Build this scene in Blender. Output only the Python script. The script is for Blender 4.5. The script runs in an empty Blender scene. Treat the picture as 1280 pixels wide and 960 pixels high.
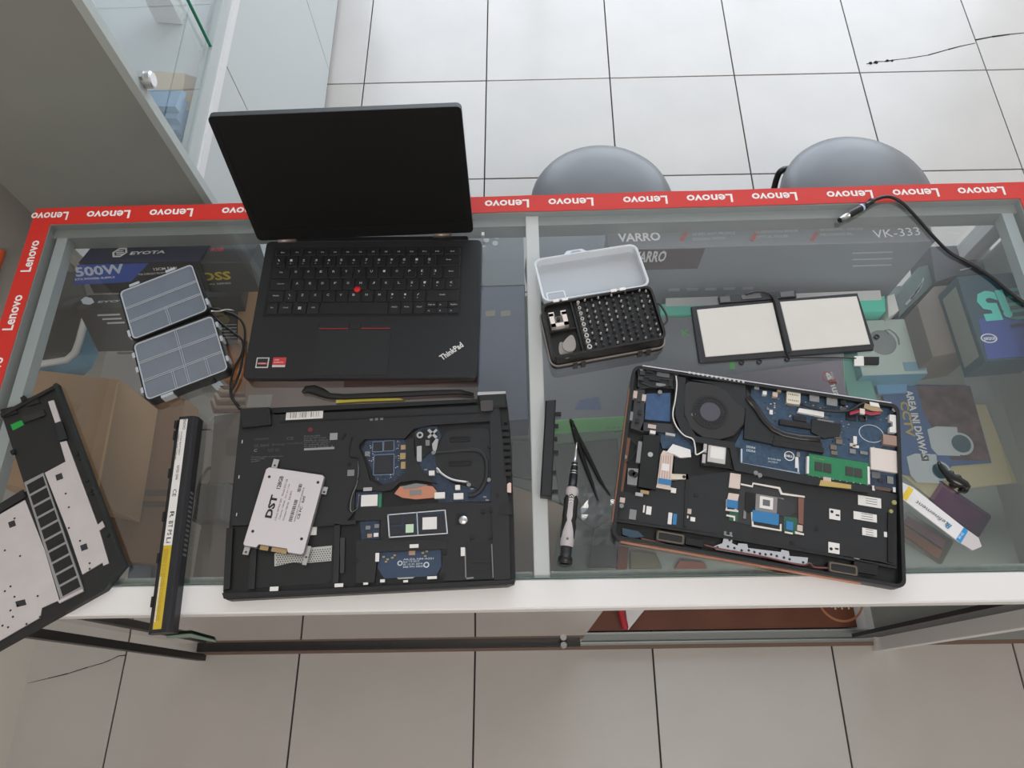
import bpy, math, random
from mathutils import Vector, Matrix
random.seed(7)
SC = bpy.context.scene
COL = SC.collection

# ---------------------------------------------------------------- camera
CAM = Vector((0.7304933938754783, -0.10102989150096686, 1.7304560810611243))
RI = Vector((0.999562141223212, -0.011789922474059168, -0.027138967580269974))
UP = Vector((0.021832535312152145, 0.9129379595137812, 0.4075139537250929))
FW = Vector((-0.01997163576452615, 0.4079280326318225, -0.9127956255142877))
FPX = 899.5342257826227
cd = bpy.data.cameras.new('camera')
cam = bpy.data.objects.new('camera', cd)
COL.objects.link(cam)
mw = Matrix((RI, UP, -FW)).transposed().to_4x4()
mw.translation = CAM
cam.matrix_world = mw
cd.sensor_width = 36
cd.sensor_fit = 'HORIZONTAL'
cd.lens = FPX / 1280 * 36
cd.clip_start = 0.02
SC.camera = cam

# ---------------------------------------------------------------- world, lights, exposure
w = bpy.data.worlds.new('daylight')
SC.world = w
w.use_nodes = True
w.node_tree.nodes['Background'].inputs[0].default_value = (0.86, 0.93, 1.0, 1)
w.node_tree.nodes['Background'].inputs[1].default_value = 1.6

def area(name, loc, target, sx, sy, power, col):
    l = bpy.data.lights.new(name, 'AREA')
    l.shape = 'RECTANGLE'
    l.size = sx
    l.size_y = sy
    l.energy = power
    l.color = col
    o = bpy.data.objects.new(name, l)
    COL.objects.link(o)
    o.location = loc
    d = Vector(target) - Vector(loc)
    o.rotation_euler = d.to_track_quat('-Z', 'Y').to_euler()
    return o

area('shopfront_daylight', (1.6, 3.55, 1.55), (1.1, 0.6, 0.6), 4.2, 2.3, 87, (0.79, 0.885, 1.0))
area('added_fill_light', (1.0, -0.95, 2.85), (0.9, 0.4, 0.8), 1.6, 0.6, 36, (1.0, 0.94, 0.89))  # unseen soft fill, added to brighten the counter and grey end panel

SC.view_settings.view_transform = 'Standard'
SC.view_settings.look = 'None'
SC.view_settings.exposure = 0.0
SC.view_settings.gamma = 1
SC.view_settings.use_curve_mapping = False
SC.cycles.max_bounces = 10
SC.cycles.transparent_max_bounces = 24
SC.cycles.transmission_bounces = 10
SC.cycles.caustics_reflective = False
SC.cycles.caustics_refractive = False
SC.cycles.use_denoising = True

# ---------------------------------------------------------------- helpers
ZG = 0.87          # counter glass top

def P(px, py, z):
    """the point of the plane z that the photograph shows at a pixel"""
    d = FW + RI * ((px - 640) / FPX) - UP * ((py - 480) / FPX)
    return CAM + d * ((z - CAM.z) / d.z)

def PY(px, py, y):
    d = FW + RI * ((px - 640) / FPX) - UP * ((py - 480) / FPX)
    return CAM + d * ((y - CAM.y) / d.y)

def lin(c):
    c = c / 255.0
    return c / 12.92 if c <= 0.04045 else ((c + 0.055) / 1.055) ** 2.4

MATS = {}
def M(name, rgb=None, rough=0.5, metal=0.0, noise=0.0, nscale=30.0, spec=0.5, bump=0.0, alpha=None, coat=0.0):
    if name in MATS:
        return MATS[name]
    m = bpy.data.materials.new(name)
    m.use_nodes = True
    nt = m.node_tree
    b = nt.nodes['Principled BSDF']
    c = (lin(rgb[0]), lin(rgb[1]), lin(rgb[2]), 1)
    b.inputs['Base Color'].default_value = c
    b.inputs['Roughness'].default_value = rough
    b.inputs['Metallic'].default_value = metal
    b.inputs['Specular IOR Level'].default_value = spec
    if coat:
        b.inputs['Coat Weight'].default_value = coat
    if noise > 0 or bump > 0:
        tc = nt.nodes.new('ShaderNodeTexCoord')
        n = nt.nodes.new('ShaderNodeTexNoise')
        n.inputs['Scale'].default_value = nscale
        n.inputs['Detail'].default_value = 4
        nt.links.new(tc.outputs['Object'], n.inputs['Vector'])
        if noise > 0:
            r = nt.nodes.new('ShaderNodeValToRGB')
            r.color_ramp.elements[0].position = 0.3
            r.color_ramp.elements[1].position = 0.7
            r.color_ramp.elements[0].color = tuple(x * (1 - noise) for x in c[:3]) + (1,)
            r.color_ramp.elements[1].color = tuple(min(1, x * (1 + noise)) for x in c[:3]) + (1,)
            nt.links.new(n.outputs['Fac'], r.inputs['Fac'])
            nt.links.new(r.outputs['Color'], b.inputs['Base Color'])
        if bump > 0:
            bp = nt.nodes.new('ShaderNodeBump')
            bp.inputs['Strength'].default_value = bump
            bp.inputs['Distance'].default_value = 0.001
            nt.links.new(n.outputs['Fac'], bp.inputs['Height'])
            nt.links.new(bp.outputs['Normal'], b.inputs['Normal'])
    if alpha is not None:
        b.inputs['Alpha'].default_value = alpha
    MATS[name] = m
    return m

def MG(name, tint=(0.95, 0.97, 0.965), rough=0.0, refl=0.08):
    """thin clear pane: fresnel mix of see-through and mirror reflection"""
    if name in MATS:
        return MATS[name]
    m = bpy.data.materials.new(name)
    m.use_nodes = True
    nt = m.node_tree
    nt.nodes.clear()
    o = nt.nodes.new('ShaderNodeOutputMaterial')
    mx = nt.nodes.new('ShaderNodeMixShader')
    tr = nt.nodes.new('ShaderNodeBsdfTransparent')
    gl = nt.nodes.new('ShaderNodeBsdfGlossy')
    lw = nt.nodes.new('ShaderNodeLayerWeight')      # two-surface reflectance, the same from both sides
    lw.inputs['Blend'].default_value = 0.5
    pw = nt.nodes.new('ShaderNodeMath'); pw.operation = 'POWER'; pw.inputs[1].default_value = 5
    fr = nt.nodes.new('ShaderNodeMath'); fr.operation = 'MULTIPLY_ADD'
    fr.inputs[1].default_value = 0.92; fr.inputs[2].default_value = refl
    nt.links.new(lw.outputs['Facing'], pw.inputs[0])
    nt.links.new(pw.outputs[0], fr.inputs[0])
    tr.inputs['Color'].default_value = tint + (1,)
    gl.inputs['Roughness'].default_value = rough
    nt.links.new(fr.outputs[0], mx.inputs[0])
    nt.links.new(tr.outputs[0], mx.inputs[1])
    nt.links.new(gl.outputs[0], mx.inputs[2])
    nt.links.new(mx.outputs[0], o.inputs[0])
    MATS[name] = m
    return m

WORLD = {}
class Fr:
    """a local frame: origin o (a world point), x and y axes, z up"""
    def __init__(s, o, ux, uy=None, uz=None):
        s.o = Vector(o)
        s.ux = Vector(ux).normalized()
        s.uz = Vector(uz).normalized() if uz else Vector((0, 0, 1))
        s.uy = Vector(uy).normalized() if uy else s.uz.cross(s.ux).normalized()
    def w(s, p):
        return s.o + s.ux * p[0] + s.uy * p[1] + s.uz * p[2]
    def px(s, x, y, zl=0.0):
        """pixel -> local (u, v) on the plane zl above the origin"""
        d = FW + RI * ((x - 640) / FPX) - UP * ((y - 480) / FPX)
        n = s.uz
        t = ((s.o + n * zl) - CAM).dot(n) / d.dot(n)
        q = CAM + d * t - s.o
        return (q.dot(s.ux), q.dot(s.uy))

ID = Fr((0, 0, 0), (1, 0, 0))
TXT = {}
def font_geo(s, bold=0.0, shear=0.0):
    k = (s, bold, shear)
    if k in TXT:
        return TXT[k]
    c = bpy.data.curves.new('f', 'FONT')
    c.body = s
    c.offset = bold
    c.shear = shear
    c.resolution_u = 2
    o = bpy.data.objects.new('f', c)
    COL.objects.link(o)
    dg = bpy.context.evaluated_depsgraph_get()
    me = bpy.data.meshes.new_from_object(o.evaluated_get(dg))
    vs = [v.co.copy() for v in me.vertices]
    fs = [tuple(p.vertices) for p in me.polygons]
    bpy.data.objects.remove(o)
    bpy.data.curves.remove(c)
    bpy.data.meshes.remove(me)
    if vs:
        x0 = min(v.x for v in vs); x1 = max(v.x for v in vs)
        y0 = min(v.y for v in vs); y1 = max(v.y for v in vs)
    else:
        x0 = y0 = 0; x1 = y1 = 1
    TXT[k] = (vs, fs, x0, x1, y0, y1)
    return TXT[k]

class G:
    def __init__(s, fr=ID):
        s.fr = fr; s.v = []; s.f = []; s.m = []; s.mats = []; s.sm = []
    def mi(s, m):
        if m not in s.mats:
            s.mats.append(m)
        return s.mats.index(m)
    def add(s, vs, fs, m, smooth=False):
        b = len(s.v)
        s.v += [s.fr.w(v) for v in vs]
        s.f += [tuple(i + b for i in f) for f in fs]
        s.m += [s.mi(m)] * len(fs)
        s.sm += [smooth] * len(fs)
        return s
    def prism(s, pts, z0, z1, m, c=0.0, side=None):
        n = len(pts)
        A = sum(pts[i][0] * pts[(i + 1) % n][1] - pts[(i + 1) % n][0] * pts[i][1] for i in range(n))
        if A < 0:
            pts = pts[::-1]
        rings = [(pts, z0)]
        if c > 0:
            rings.append((pts, z1 - c))
            cx = sum(p[0] for p in pts) / n; cy = sum(p[1] for p in pts) / n
            ins = []
            for x, y in pts:
                dx, dy = cx - x, cy - y
                ins.append((x + math.copysign(min(c, abs(dx)), dx), y + math.copysign(min(c, abs(dy)), dy)))
            rings.append((ins, z1))
        else:
            rings.append((pts, z1))
        vs = [(x, y, z) for r, z in rings for x, y in r]
        fs = [tuple(range(n))[::-1]]
        top = [tuple(range((len(rings) - 1) * n, len(rings) * n))]
        for k in range(len(rings) - 1):
            for i in range(n):
                j = (i + 1) % n
                fs.append((k * n + i, k * n + j, (k + 1) * n + j, (k + 1) * n + i))
        s.add(vs, fs, side or m)
        b = len(s.v) - len(vs)
        s.f += [tuple(i + b for i in top[0])]
        s.m += [s.mi(m)]; s.sm += [False]
        return s
    def box(s, x0, y0, z0, x1, y1, z1, m, c=0.0, side=None):
        return s.prism([(x0, y0), (x1, y0), (x1, y1), (x0, y1)], z0, z1, m, c, side)
    def rbox(s, x0, y0, z0, x1, y1, z1, m, r=0.003, c=0.0, n=3, side=None):
        return s.prism(rr(x0, y0, x1, y1, r, n), z0, z1, m, c, side)
    def hexa(s, q, m):
        """8 corners: bottom 4 ccw, top 4 ccw"""
        return s.add(q, [(3, 2, 1, 0), (4, 5, 6, 7), (0, 1, 5, 4), (1, 2, 6, 5), (2, 3, 7, 6), (3, 0, 4, 7)], m)
    def ring(s, out, inn, z0, z1, m):
        n = len(out)
        vs = [(x, y, z) for z in (z0, z1) for r in (out, inn) for x, y in r]
        fs = []
        for i in range(n):
            j = (i + 1) % n
            a, b, c, d = i, j, n + j, n + i
            fs += [(a + 2 * n, b + 2 * n, c + 2 * n, d + 2 * n), (d, c, b, a), (a, b, b + 2 * n, a + 2 * n), (c, d, d + 2 * n, c + 2 * n)]
        return s.add(vs, fs, m)
    def cyl(s, x, y, z0, z1, r, m, n=16, r2=None, smooth=False):
        r2 = r if r2 is None else r2
        p = [(math.cos(2 * math.pi * i / n), math.sin(2 * math.pi * i / n)) for i in range(n)]
        vs = [(x + a * r, y + b * r, z0) for a, b in p] + [(x + a * r2, y + b * r2, z1) for a, b in p]
        s.add(vs, [(i, (i + 1) % n, n + (i + 1) % n, n + i) for i in range(n)], m, smooth)
        b = len(s.v) - 2 * n
        s.f += [tuple(b + i for i in range(n))[::-1], tuple(b + n + i for i in range(n))]
        s.m += [s.mi(m)] * 2; s.sm += [False] * 2
        return s
    def lathe(s, prof, x, y, m, n=32, a0=0, smooth=True, axis=None):
        """prof: list of (r, z)"""
        vs = []; fs = []
        k = len(prof)
        for i in range(n):
            a = 2 * math.pi * i / n
            for r, z in prof:
                vs.append((x + r * math.cos(a), y + r * math.sin(a), z))
        for i in range(n):
            j = (i + 1) % n
            for q in range(k - 1):
                fs.append((i * k + q, j * k + q, j * k + q + 1, i * k + q + 1))
        return s.add(vs, fs, m, smooth)
    def tube(s, pts, r, m, n=8, rs=None, flat=1.0):
        pts = [Vector(p) for p in pts]
        vs = []; fs = []
        up = Vector((0, 0, 1))
        for i, p in enumerate(pts):
            t = (pts[min(i + 1, len(pts) - 1)] - pts[max(i - 1, 0)])
            t = t.normalized() if t.length > 1e-9 else Vector((1, 0, 0))
            a = t.cross(up)
            if a.length < 1e-3:
                a = t.cross(Vector((1, 0, 0)))
            a.normalize(); b = a.cross(t).normalized()
            rad = rs[i] if rs else r
            for k in range(n):
                an = 2 * math.pi * k / n
                vs.append(p + a * (math.cos(an) * rad) + b * (math.sin(an) * rad * flat))
        for i in range(len(pts) - 1):
            for k in range(n):
                l = (k + 1) % n
                fs.append((i * n + k, i * n + l, (i + 1) * n + l, (i + 1) * n + k))
        fs.append(tuple(range(n))); fs.append(tuple(range((len(pts) - 1) * n, len(pts) * n))[::-1])
        return s.add(vs, fs, m, True)
    def text(s, st, a, b, h, z, m, bold=0.0, shear=0.0, mono=False):
        """lettering on the frame's plane z, baseline from local a to b, height h (to the left of a->b)"""
        vs, fs, x0, x1, y0, y1 = font_geo(st, bold, shear)
        a = Vector(a); b = Vector(b)
        L = (b - a).length
        u = (b - a) / L
        n = Vector((-u.y, u.x))
        out = []
        for v in vs:
            q = a + u * ((v.x - x0) / (x1 - x0) * L) + n * ((v.y - y0) / (y1 - y0) * h)
            out.append((q.x, q.y, z))
        s.add(out, fs, m)
        # lift the letters off the surface by giving them a paper-thin body
        return s
    def build(s, name, parent=None, smooth=False):
        c0 = Vector((min(v.x for v in s.v), min(v.y for v in s.v), min(v.z for v in s.v)))
        c1 = Vector((max(v.x for v in s.v), max(v.y for v in s.v), max(v.z for v in s.v)))
        o = (c0 + c1) / 2; o.z = c0.z
        me = bpy.data.meshes.new(name)
        me.from_pydata([v - o for v in s.v], [], s.f)
        for m in s.mats:
            me.materials.append(m)
        me.polygons.foreach_set('material_index', s.m)
        me.polygons.foreach_set('use_smooth', s.sm)
        me.update()
        ob = bpy.data.objects.new(name, me)
        COL.objects.link(ob)
        WORLD[ob.name] = o
        if parent:
            ob.parent = parent
            ob.location = o - WORLD[parent.name]
        else:
            ob.location = o
        return ob

def rr(x0, y0, x1, y1, r, n=3):
    if x1 < x0: x0, x1 = x1, x0
    if y1 < y0: y0, y1 = y1, y0
    r = min(r, (x1 - x0) / 2, (y1 - y0) / 2)
    out = []
    for cx, cy, a in ((x1 - r, y0 + r, -90), (x1 - r, y1 - r, 0), (x0 + r, y1 - r, 90), (x0 + r, y0 + r, 180)):
        for i in range(n + 1):
            t = math.radians(a + 90 * i / n)
            out.append((cx + r * math.cos(t), cy + r * math.sin(t)))
    return out

def E(name, loc, label, cat, group=None):
    o = bpy.data.objects.new(name, None)
    COL.objects.link(o)
    o.empty_display_size = 0.02
    o.location = loc
    WORLD[o.name] = Vector(loc)
    return tag(o, label, cat, group)

def tag(o, label, cat, group=None):
    o['label'] = label; o['category'] = cat
    if group: o['group'] = group
    return o

def struct(o):
    o['kind'] = 'structure'
    return o

def lab(o, l):
    o['label'] = l
    return o

def copy_tree(o, parent=None, loc=None):
    c = o.copy(); COL.objects.link(c); c.parent = parent
    if loc is not None:
        c.location = loc
    for ch in list(o.children):
        copy_tree(ch, c)
    return c

def curve(pts, n=8):
    """Catmull-Rom through the points"""
    pts = [Vector(p) for p in pts]
    q = [pts[0] * 2 - pts[1]] + pts + [pts[-1] * 2 - pts[-2]]
    out = []
    for i in range(1, len(q) - 2):
        for k in range(n):
            t = k / n
            out.append(0.5 * ((2 * q[i]) + (q[i + 1] - q[i - 1]) * t + (2 * q[i - 1] - 5 * q[i] + 4 * q[i + 1] - q[i + 2]) * t * t
                              + (3 * q[i] - q[i - 1] - 3 * q[i + 1] + q[i + 2]) * t ** 3))
    out.append(pts[-1])
    return out

# ---------------------------------------------------------------- materials
tile_a = M('glazed tile', (190, 185, 181), 0.22, noise=0.035, nscale=5)
grout = M('dark grout', (52, 47, 44), 0.9)
white_alu = M('white powder coated aluminium', (226, 224, 224), 0.38)
alu = M('brushed aluminium', (188, 190, 188), 0.38, 0.75)
alu_grey = M('grey aluminium', (150, 154, 152), 0.45, 0.3)
plaster = M('wall paint', (218, 211, 202), 0.85, noise=0.04, nscale=3)
ceil_m = M('ceiling paint', (236, 237, 235), 0.9)
blk = M('matt black plastic', (26, 26, 28), 0.48)
blk2 = M('black plastic', (17, 17, 19), 0.4)
blk3 = M('soft charcoal plastic', (30, 31, 34), 0.55, noise=0.08, nscale=60)
dgrey = M('dark grey plastic', (52, 52, 55), 0.5)
mgrey = M('mid grey plastic', (98, 98, 102), 0.5)
lgrey = M('light grey plastic', (182, 176, 178), 0.45)
white = M('white print', (236, 234, 232), 0.6)
paper = M('white label paper', (222, 219, 217), 0.6)
steel = M('steel', (206, 204, 204), 0.28, 0.9)
steel_d = M('dull steel', (150, 150, 150), 0.4, 0.8)
gold = M('gold contacts', (186, 160, 118), 0.35, 0.6)
copper = M('copper', (200, 138, 112), 0.42, 0.4)
pcb_blue = M('blue circuit board', (54, 76, 100), 0.4, noise=0.25, nscale=240)
pcb_navy = M('navy circuit board', (44, 56, 76), 0.4, noise=0.3, nscale=300)
pcb_green = M('green circuit board', (42, 124, 82), 0.4, noise=0.1, nscale=300)
chip = M('chip package', (40, 40, 46), 0.45)
red = M('red tape film', (206, 48, 40), 0.35)
rubber = M('black rubber', (18, 18, 18), 0.6)
cable_m = M('black cable jacket', (15, 15, 16), 0.4)
glassy = MG('clear glass')
card = M('brown cardboard', (176, 138, 100), 0.85, noise=0.05, nscale=12)
card_d = M('dark brown cardboard', (140, 104, 76), 0.85, noise=0.06, nscale=12)
gedge = M('green glass edge', (96, 122, 112), 0.2)

# ================================================================ THE SETTING
FOX, FOY, T = 0.62200392, 1.753728, 0.4
AR = -0.01188927666866351      # the tiles run 0.7 degrees off the counter
ff = Fr((FOX, FOY, 0), (math.cos(AR), math.sin(AR), 0))
g = G(ff)
g.box(-1.05, -4.0, -0.02, 3.4, 1.95, -0.004, grout)
floor = struct(g.build('floor'))
i_tile = 0
base_tile = None
shades = [tile_a, M('glazed tile warm', (188, 183, 178), 0.24, noise=0.035, nscale=5), M('glazed tile cool', (193, 188, 184), 0.2, noise=0.035, nscale=5)]
protos = []
for k in range(3):
    g = G(Fr((0, 0, 0), ff.ux))
    g.box(-T / 2 + 0.0019, -T / 2 + 0.0019, -0.006, T / 2 - 0.0019, T / 2 - 0.0019, 0, shades[k], c=0.0008)
    me = g.build('tile')
    protos.append(me)
for ix in range(-2, 8):
    for iy in range(-9, 5):
        p = protos[random.randrange(3)]
        o = bpy.data.objects.new('tile', p.data)
        COL.objects.link(o)
        o.parent = floor
        wpt = ff.w(((ix + 0.5) * T, (iy + 0.5) * T, -0.006 + random.uniform(-0.0004, 0.0002)))
        o.location = wpt - WORLD[floor.name]
# the cut tiles beside the left wall
for iy in range(-9, 5):
    g = G(ff)
    g.box(-1.04, iy * T + 0.0019, -0.006, -2 * T - 0.0019, (iy + 1) * T - 0.0019, 0, shades[iy % 3], c=0.0008)
    g.build('tile', floor)
for p in protos:
    bpy.data.objects.remove(p)
crk = M('crack dirt', (34, 30, 28), 0.9)
def crack(pts, w0, lbl):
    g = G()
    q = [P(x, y, 0) for x, y in pts]
    for a, b in zip(q, q[1:]):
        d = (b - a).normalized(); n = Vector((-d.y, d.x, 0)) * w0 * random.uniform(0.5, 1.2)
        g.add([a - n + Vector((0, 0, .0002)), b - n * .7 + Vector((0, 0, .0002)), b + n * .7 + Vector((0, 0, .0008)), a + n + Vector((0, 0, .0008))], [(0, 1, 2, 3)], crk)
    o = g.build('crack', floor)
    return o
crack([(1083, 80), (1092, 79), (1098, 77), (1106, 77), (1118, 75), (1135, 73), (1160, 69), (1185, 62), (1200, 58), (1219, 54)], 0.0022, '')
crack([(1219, 50), (1240, 46), (1262, 43), (1282, 41), (1330, 32)], 0.003, '')
crack([(157, 819), (148, 820), (138, 825), (128, 829), (110, 834), (85, 842), (60, 848), (35, 854)], 0.0011, '')
g = G()
for x, y, r in ((1088, 79, .006), (1095, 78, .007), (1109, 76, .005), (1115, 76, .004)):
    q = P(x, y, 0); g.lathe([(r, 0.0), (r * .7, .003), (0.0001, .004)], q.x, q.y, crk, 7)
g.build('grout_crumbs', floor)

XW = -0.415
g = G(); g.box(XW - 0.1, -2.0, 0, XW, 3.6, 2.9, plaster); wl = struct(g.build('wall_left'))
g = G(); g.box(XW - 0.1, -2.1, 0, 3.4, -2.0, 2.9, plaster); struct(g.build('wall_back'))
g = G(); g.box(3.3, -2.0, 0, 3.4, 3.6, 2.9, plaster); struct(g.build('wall_right'))
g = G(); g.box(XW - 0.1, -2.1, 2.9, 3.4, 3.7, 3.0, ceil_m); struct(g.build('ceiling'))
# shop front: mullions of the open glazed front
g = G()
for x in (XW, 0.85, 2.1, 3.3):
    g.box(x - 0.03, 3.6, 0, x + 0.03, 3.66, 2.9, alu_grey)
g.box(XW, 3.6, 2.5, 3.3, 3.66, 2.56, alu_grey)
struct(g.build('window_1'))

# orange pipe along the left wall
g = G()
g.tube([(XW + .012, 0.55, .455), (XW + .012, 0.81, .455)], 0.011, M('orange plastic', (214, 92, 52), 0.5), 10)
tag(g.build('conduit_pipe'), 'orange conduit pipe fixed along the beige wall left of the counter', 'pipe')

# ================================================================ DISPLAY COUNTER
X1, Y1 = 1.478, 0.588
XB0, XB1 = -0.012, 1.49
ct = E('display_counter', (0.7, 0.3, 0), 'long glass display counter with white aluminium frame carrying the laptops', 'counter')
g = G(); g.box(0.0, 0, ZG - .028, X1, .0335, ZG, white_alu, c=0.002); lab(g.build('front_rail', ct), 'wide white front rail')
g = G(); g.box(0.0, Y1 - .030, ZG - .028, X1, Y1, ZG - .0006, alu_grey); g.build('back_rail', ct)
g = G(); g.box(0.0, .0335, ZG - .028, .030, Y1 - .030, ZG - .0006, alu_grey); g.build('side_rail', ct)
g = G(); g.box(X1 - .030, .0335, ZG - .028, X1, Y1 - .030, ZG - .0006, alu_grey); g.build('side_rail', ct)
# glass top with its green ground edge at the front
g = G(); g.add([(.030, .0345, ZG), (X1 - .030, .0345, ZG), (X1 - .030, Y1 - .030, ZG), (.030, Y1 - .030, ZG)], [(0, 1, 2, 3)], MG('counter glass', (0.91, 0.935, 0.935), 0.0, 0.115))
lab(g.build('glass_top', ct), 'clear glass top')
g = G(); g.box(.030, .0340, ZG - .008, X1 - .030, .0350, ZG - .0004, gedge); g.build('glass_edge', ct)
# inner ledges under the glass
g = G()
g.box(.030, .0350, ZG - .022, .733, .044, ZG - .012, M('ledge grey', (140, 148, 142), 0.4, noise=.1, nscale=90))
g.box(.753, .0350, ZG - .022, X1 - .030, .044, ZG - .012, MATS['ledge grey'])
g.build('front_ledge', ct)
g = G(); g.box(.030, Y1 - .045, ZG - .040, X1 - .03, Y1 - .030, ZG - .012, alu_grey); g.build('back_ledge', ct)
g = G(); g.box(.036, .0350, ZG - .030, .052, Y1 - .045, ZG - .012, M('pale ledge', (172, 180, 182), 0.4)); g.build('side_ledge', ct)
g = G(); g.box(X1 - .052, .0350, ZG - .030, X1 - .036, Y1 - .045, ZG - .012, MATS['pale ledge']); g.build('side_ledge', ct)
g = G(); g.box(.7345, .0350, ZG - .030, .7535, Y1 - .030, ZG - .008, white_alu, c=.001); lab(g.build('cross_bar', ct), 'white cross bar under the middle of the glass')
# posts
for (x, y, m, nm) in ((XB0 - .02, .0, blk2, 'dark front corner post'), (XB1, .0, white_alu, 'pale aluminium front corner post'), (0.002, Y1 - .03, white_alu, None), (X1 - .03, Y1 - .03, white_alu, None)):
    pw = (.020, .014) if x < 0 else (.028, .026)
    g = G(); g.box(x, y, 0.0, x + pw[0], y + pw[1], ZG - .028, m, 0.001); o = g.build('corner_post', ct)
    if nm: lab(o, nm)
# the side posts lean on short feet: fill between post and top rail
g = G(); g.box(XB1 - .06, .026, 0.05, XB1 + .0, .034, ZG - .03, M('dark door lining', (30, 32, 34), 0.4)); g.build('door_edge', ct)
# end panes and back pane
g = G(); g.add([(.03, Y1 - .012, .05), (X1 - .03, Y1 - .012, .05), (X1 - .03, Y1 - .012, ZG - .03), (.03, Y1 - .012, ZG - .03)], [(0, 1, 2, 3)], glassy); g.build('back_pane', ct)
g = G(); g.add([(X1 - .012, .03, .05), (X1 - .012, Y1 - .03, .05), (X1 - .012, Y1 - .03, ZG - .03), (X1 - .012, .03, ZG - .03)], [(0, 1, 2, 3)], glassy); g.build('side_pane', ct)
g = G(); g.add([(.012, .03, .05), (.012, Y1 - .03, .05), (.012, Y1 - .03, ZG - .03), (.012, .03, ZG - .03)], [(0, 1, 2, 3)], glassy); g.build('side_pane', ct)
# bottom frame and door track
g = G(); g.box(XB0, Y1 - .03, 0.0, XB1, Y1, .05, alu_grey); g.build('bottom_rail', ct)
g = G()
g.box(XB0, .012, .0, XB1, .020, .012, M('brown rail edge', (120, 98, 84), 0.6))
g.box(XB0, .020, .0, XB1, .046, .016, alu_grey)
g.box(XB0, .024, .016, XB1, .026, .026, alu)
g.box(XB0, .043, .016, XB1, .046, .026, alu)
lab(g.build('door_track', ct), 'aluminium sliding door track')
wood = M('dark red wood veneer', (98, 56, 40), 0.42, noise=.18, nscale=9)
g = G(); g.box(.80, .05, .008, X1 - .02, Y1 - .03, .020, wood); lab(g.build('bottom_board', ct), 'dark red wooden bottom board')
# mirror sliding door
g = G(); g.box(XB0 + .01, .027, .028, .838, .031, ZG - .03, M('mirror film', (205, 196, 190), 0.03, 0.95)); g.box(XB0 - .012, .0175, .013, .838, .0325, .029, blk2)
mir = lab(g.build('sliding_door', ct), 'mirrored sliding door left of the opening')
g = G()
q = .80
g.cyl(q, .019, .029, .052, .007, steel_d, 14)
g.build('door_stop', mir)
# round emblem printed on the bottom board
g = G(); 
c = P(1050, 748, .0205)
g.ring([(c.x + .052 * math.cos(a), c.y + .052 * math.sin(a)) for a in [i * math.pi / 16 for i in range(32)]],
       [(c.x + .047 * math.cos(a), c.y + .047 * math.sin(a)) for a in [i * math.pi / 16 for i in range(32)]], .0201, .0206, M('emblem gold', (168, 110, 74), 0.5))
for i in range(7):
    g.box(c.x - .024 + i * .0075, c.y - .02 - .004 * (i % 2), .0201, c.x - .020 + i * .0075, c.y - .005 + .002 * (i % 3), .0206, M('emblem cream', (206, 184, 150), 0.5))
g.build('emblem_print', ct)

# shelves
ZS0 = .645
for z, y0, x0, x1, nm in ((.645, .46, .03, .735, 'left upper'), (.40, .09, .03, .655, 'left lower')):
    g = G()
    g.add([(x0, y0, z), (x1, y0, z), (x1, Y1 - .035, z), (x0, Y1 - .035, z)], [(0, 1, 2, 3)], glassy)
    g.box(x0, y0 - .001, z - .006, x1, y0, z, gedge)
    lab(g.build('glass_shelf', ct), nm + ' glass shelf')
g = G(); g.box(.665, .042, ZS0 - .009, X1 - .034, .552, ZS0, M('grey green board', (148, 156, 150), .45, noise=.04, nscale=6)); lab(g.build('shelf_board', ct), 'grey green shelf under the right half')
g = G(); g.box(X1 + .004, .03, .05, X1 + .010, Y1 - .03, ZG - .03, M('side board green grey', (182, 190, 184), .6)); lab(g.build('side_board', ct), 'grey green end board')
# neighbouring counter's track to the right
g = G()
g.box(XB1 + .05, .012, .0, 2.5, .020, .012, MATS['brown rail edge'])
g.box(XB1 + .05, .020, .0, 2.5, .050, .016, alu_grey)
g.box(XB1 + .05, .060, .0, 2.5, .10, .35, wood)
tag(g.build('floor_rail'), 'low aluminium rail and brown plinth continuing right of the counter', 'rail')

# red tape
LENO = [(42, 88), (111, 165), (189, 243), (279, 333), (606, 661), (685, 741), (778, 833), (857, 914), (938, 994), (1031, 1088), (1113, 1170), (1194, 1252)]
def jag(x0, x1, y, amp, n):
    return [(x0 + (x1 - x0) * i / n, y + random.uniform(-amp, amp)) for i in range(n + 1)]
g = G()
g.prism(jag(0.0, X1, Y1 + .001, .0007, 40) + jag(X1, 0.0, Y1 - .0285, .0005, 40), ZG, ZG + .0006, red)
tp = tag(g.build('tape_strip'), 'red printed tape along the far edge of the counter', 'tape', None)
g = G()
for a, b in LENO:
    g = G()
    xa, xb = P(a, 245, ZG).x, P(b, 245, ZG).x
    A = (P(b, 262 - (b - 45) * 34 / 1230., ZG).x, Y1 - .0065); B = (P(a, 262 - (a - 45) * 34 / 1230., ZG).x, Y1 - .0065)
    g.text('Lenovo', A, B, .0150, ZG + .0008, white, bold=.022)
    g.build('lettering', tp)
g = G()
g.prism([(0.0, .0), (.0285, 0.0), (.0285, Y1 - .0285), (0.0, Y1 - .0285)], ZG, ZG + .0006, red)
tp = tag(g.build('tape_strip'), 'red printed tape along the left edge of the counter', 'tape', None)
g = G()
for (ax, ay), (bx, by) in (((37, 340), (49, 301)), ((14, 413), (29, 369)), ((-14, 492), (4, 447)), ((-40, 570), (-22, 525))):
    A = P(ax, ay, ZG); B = P(bx, by, ZG)
    g = G()
    g.text('Lenovo', (.0215, A.y), (.0215, B.y), .0150, ZG + .0008, white, bold=.022)
    g.build('lettering', tp)
g = G()
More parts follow.
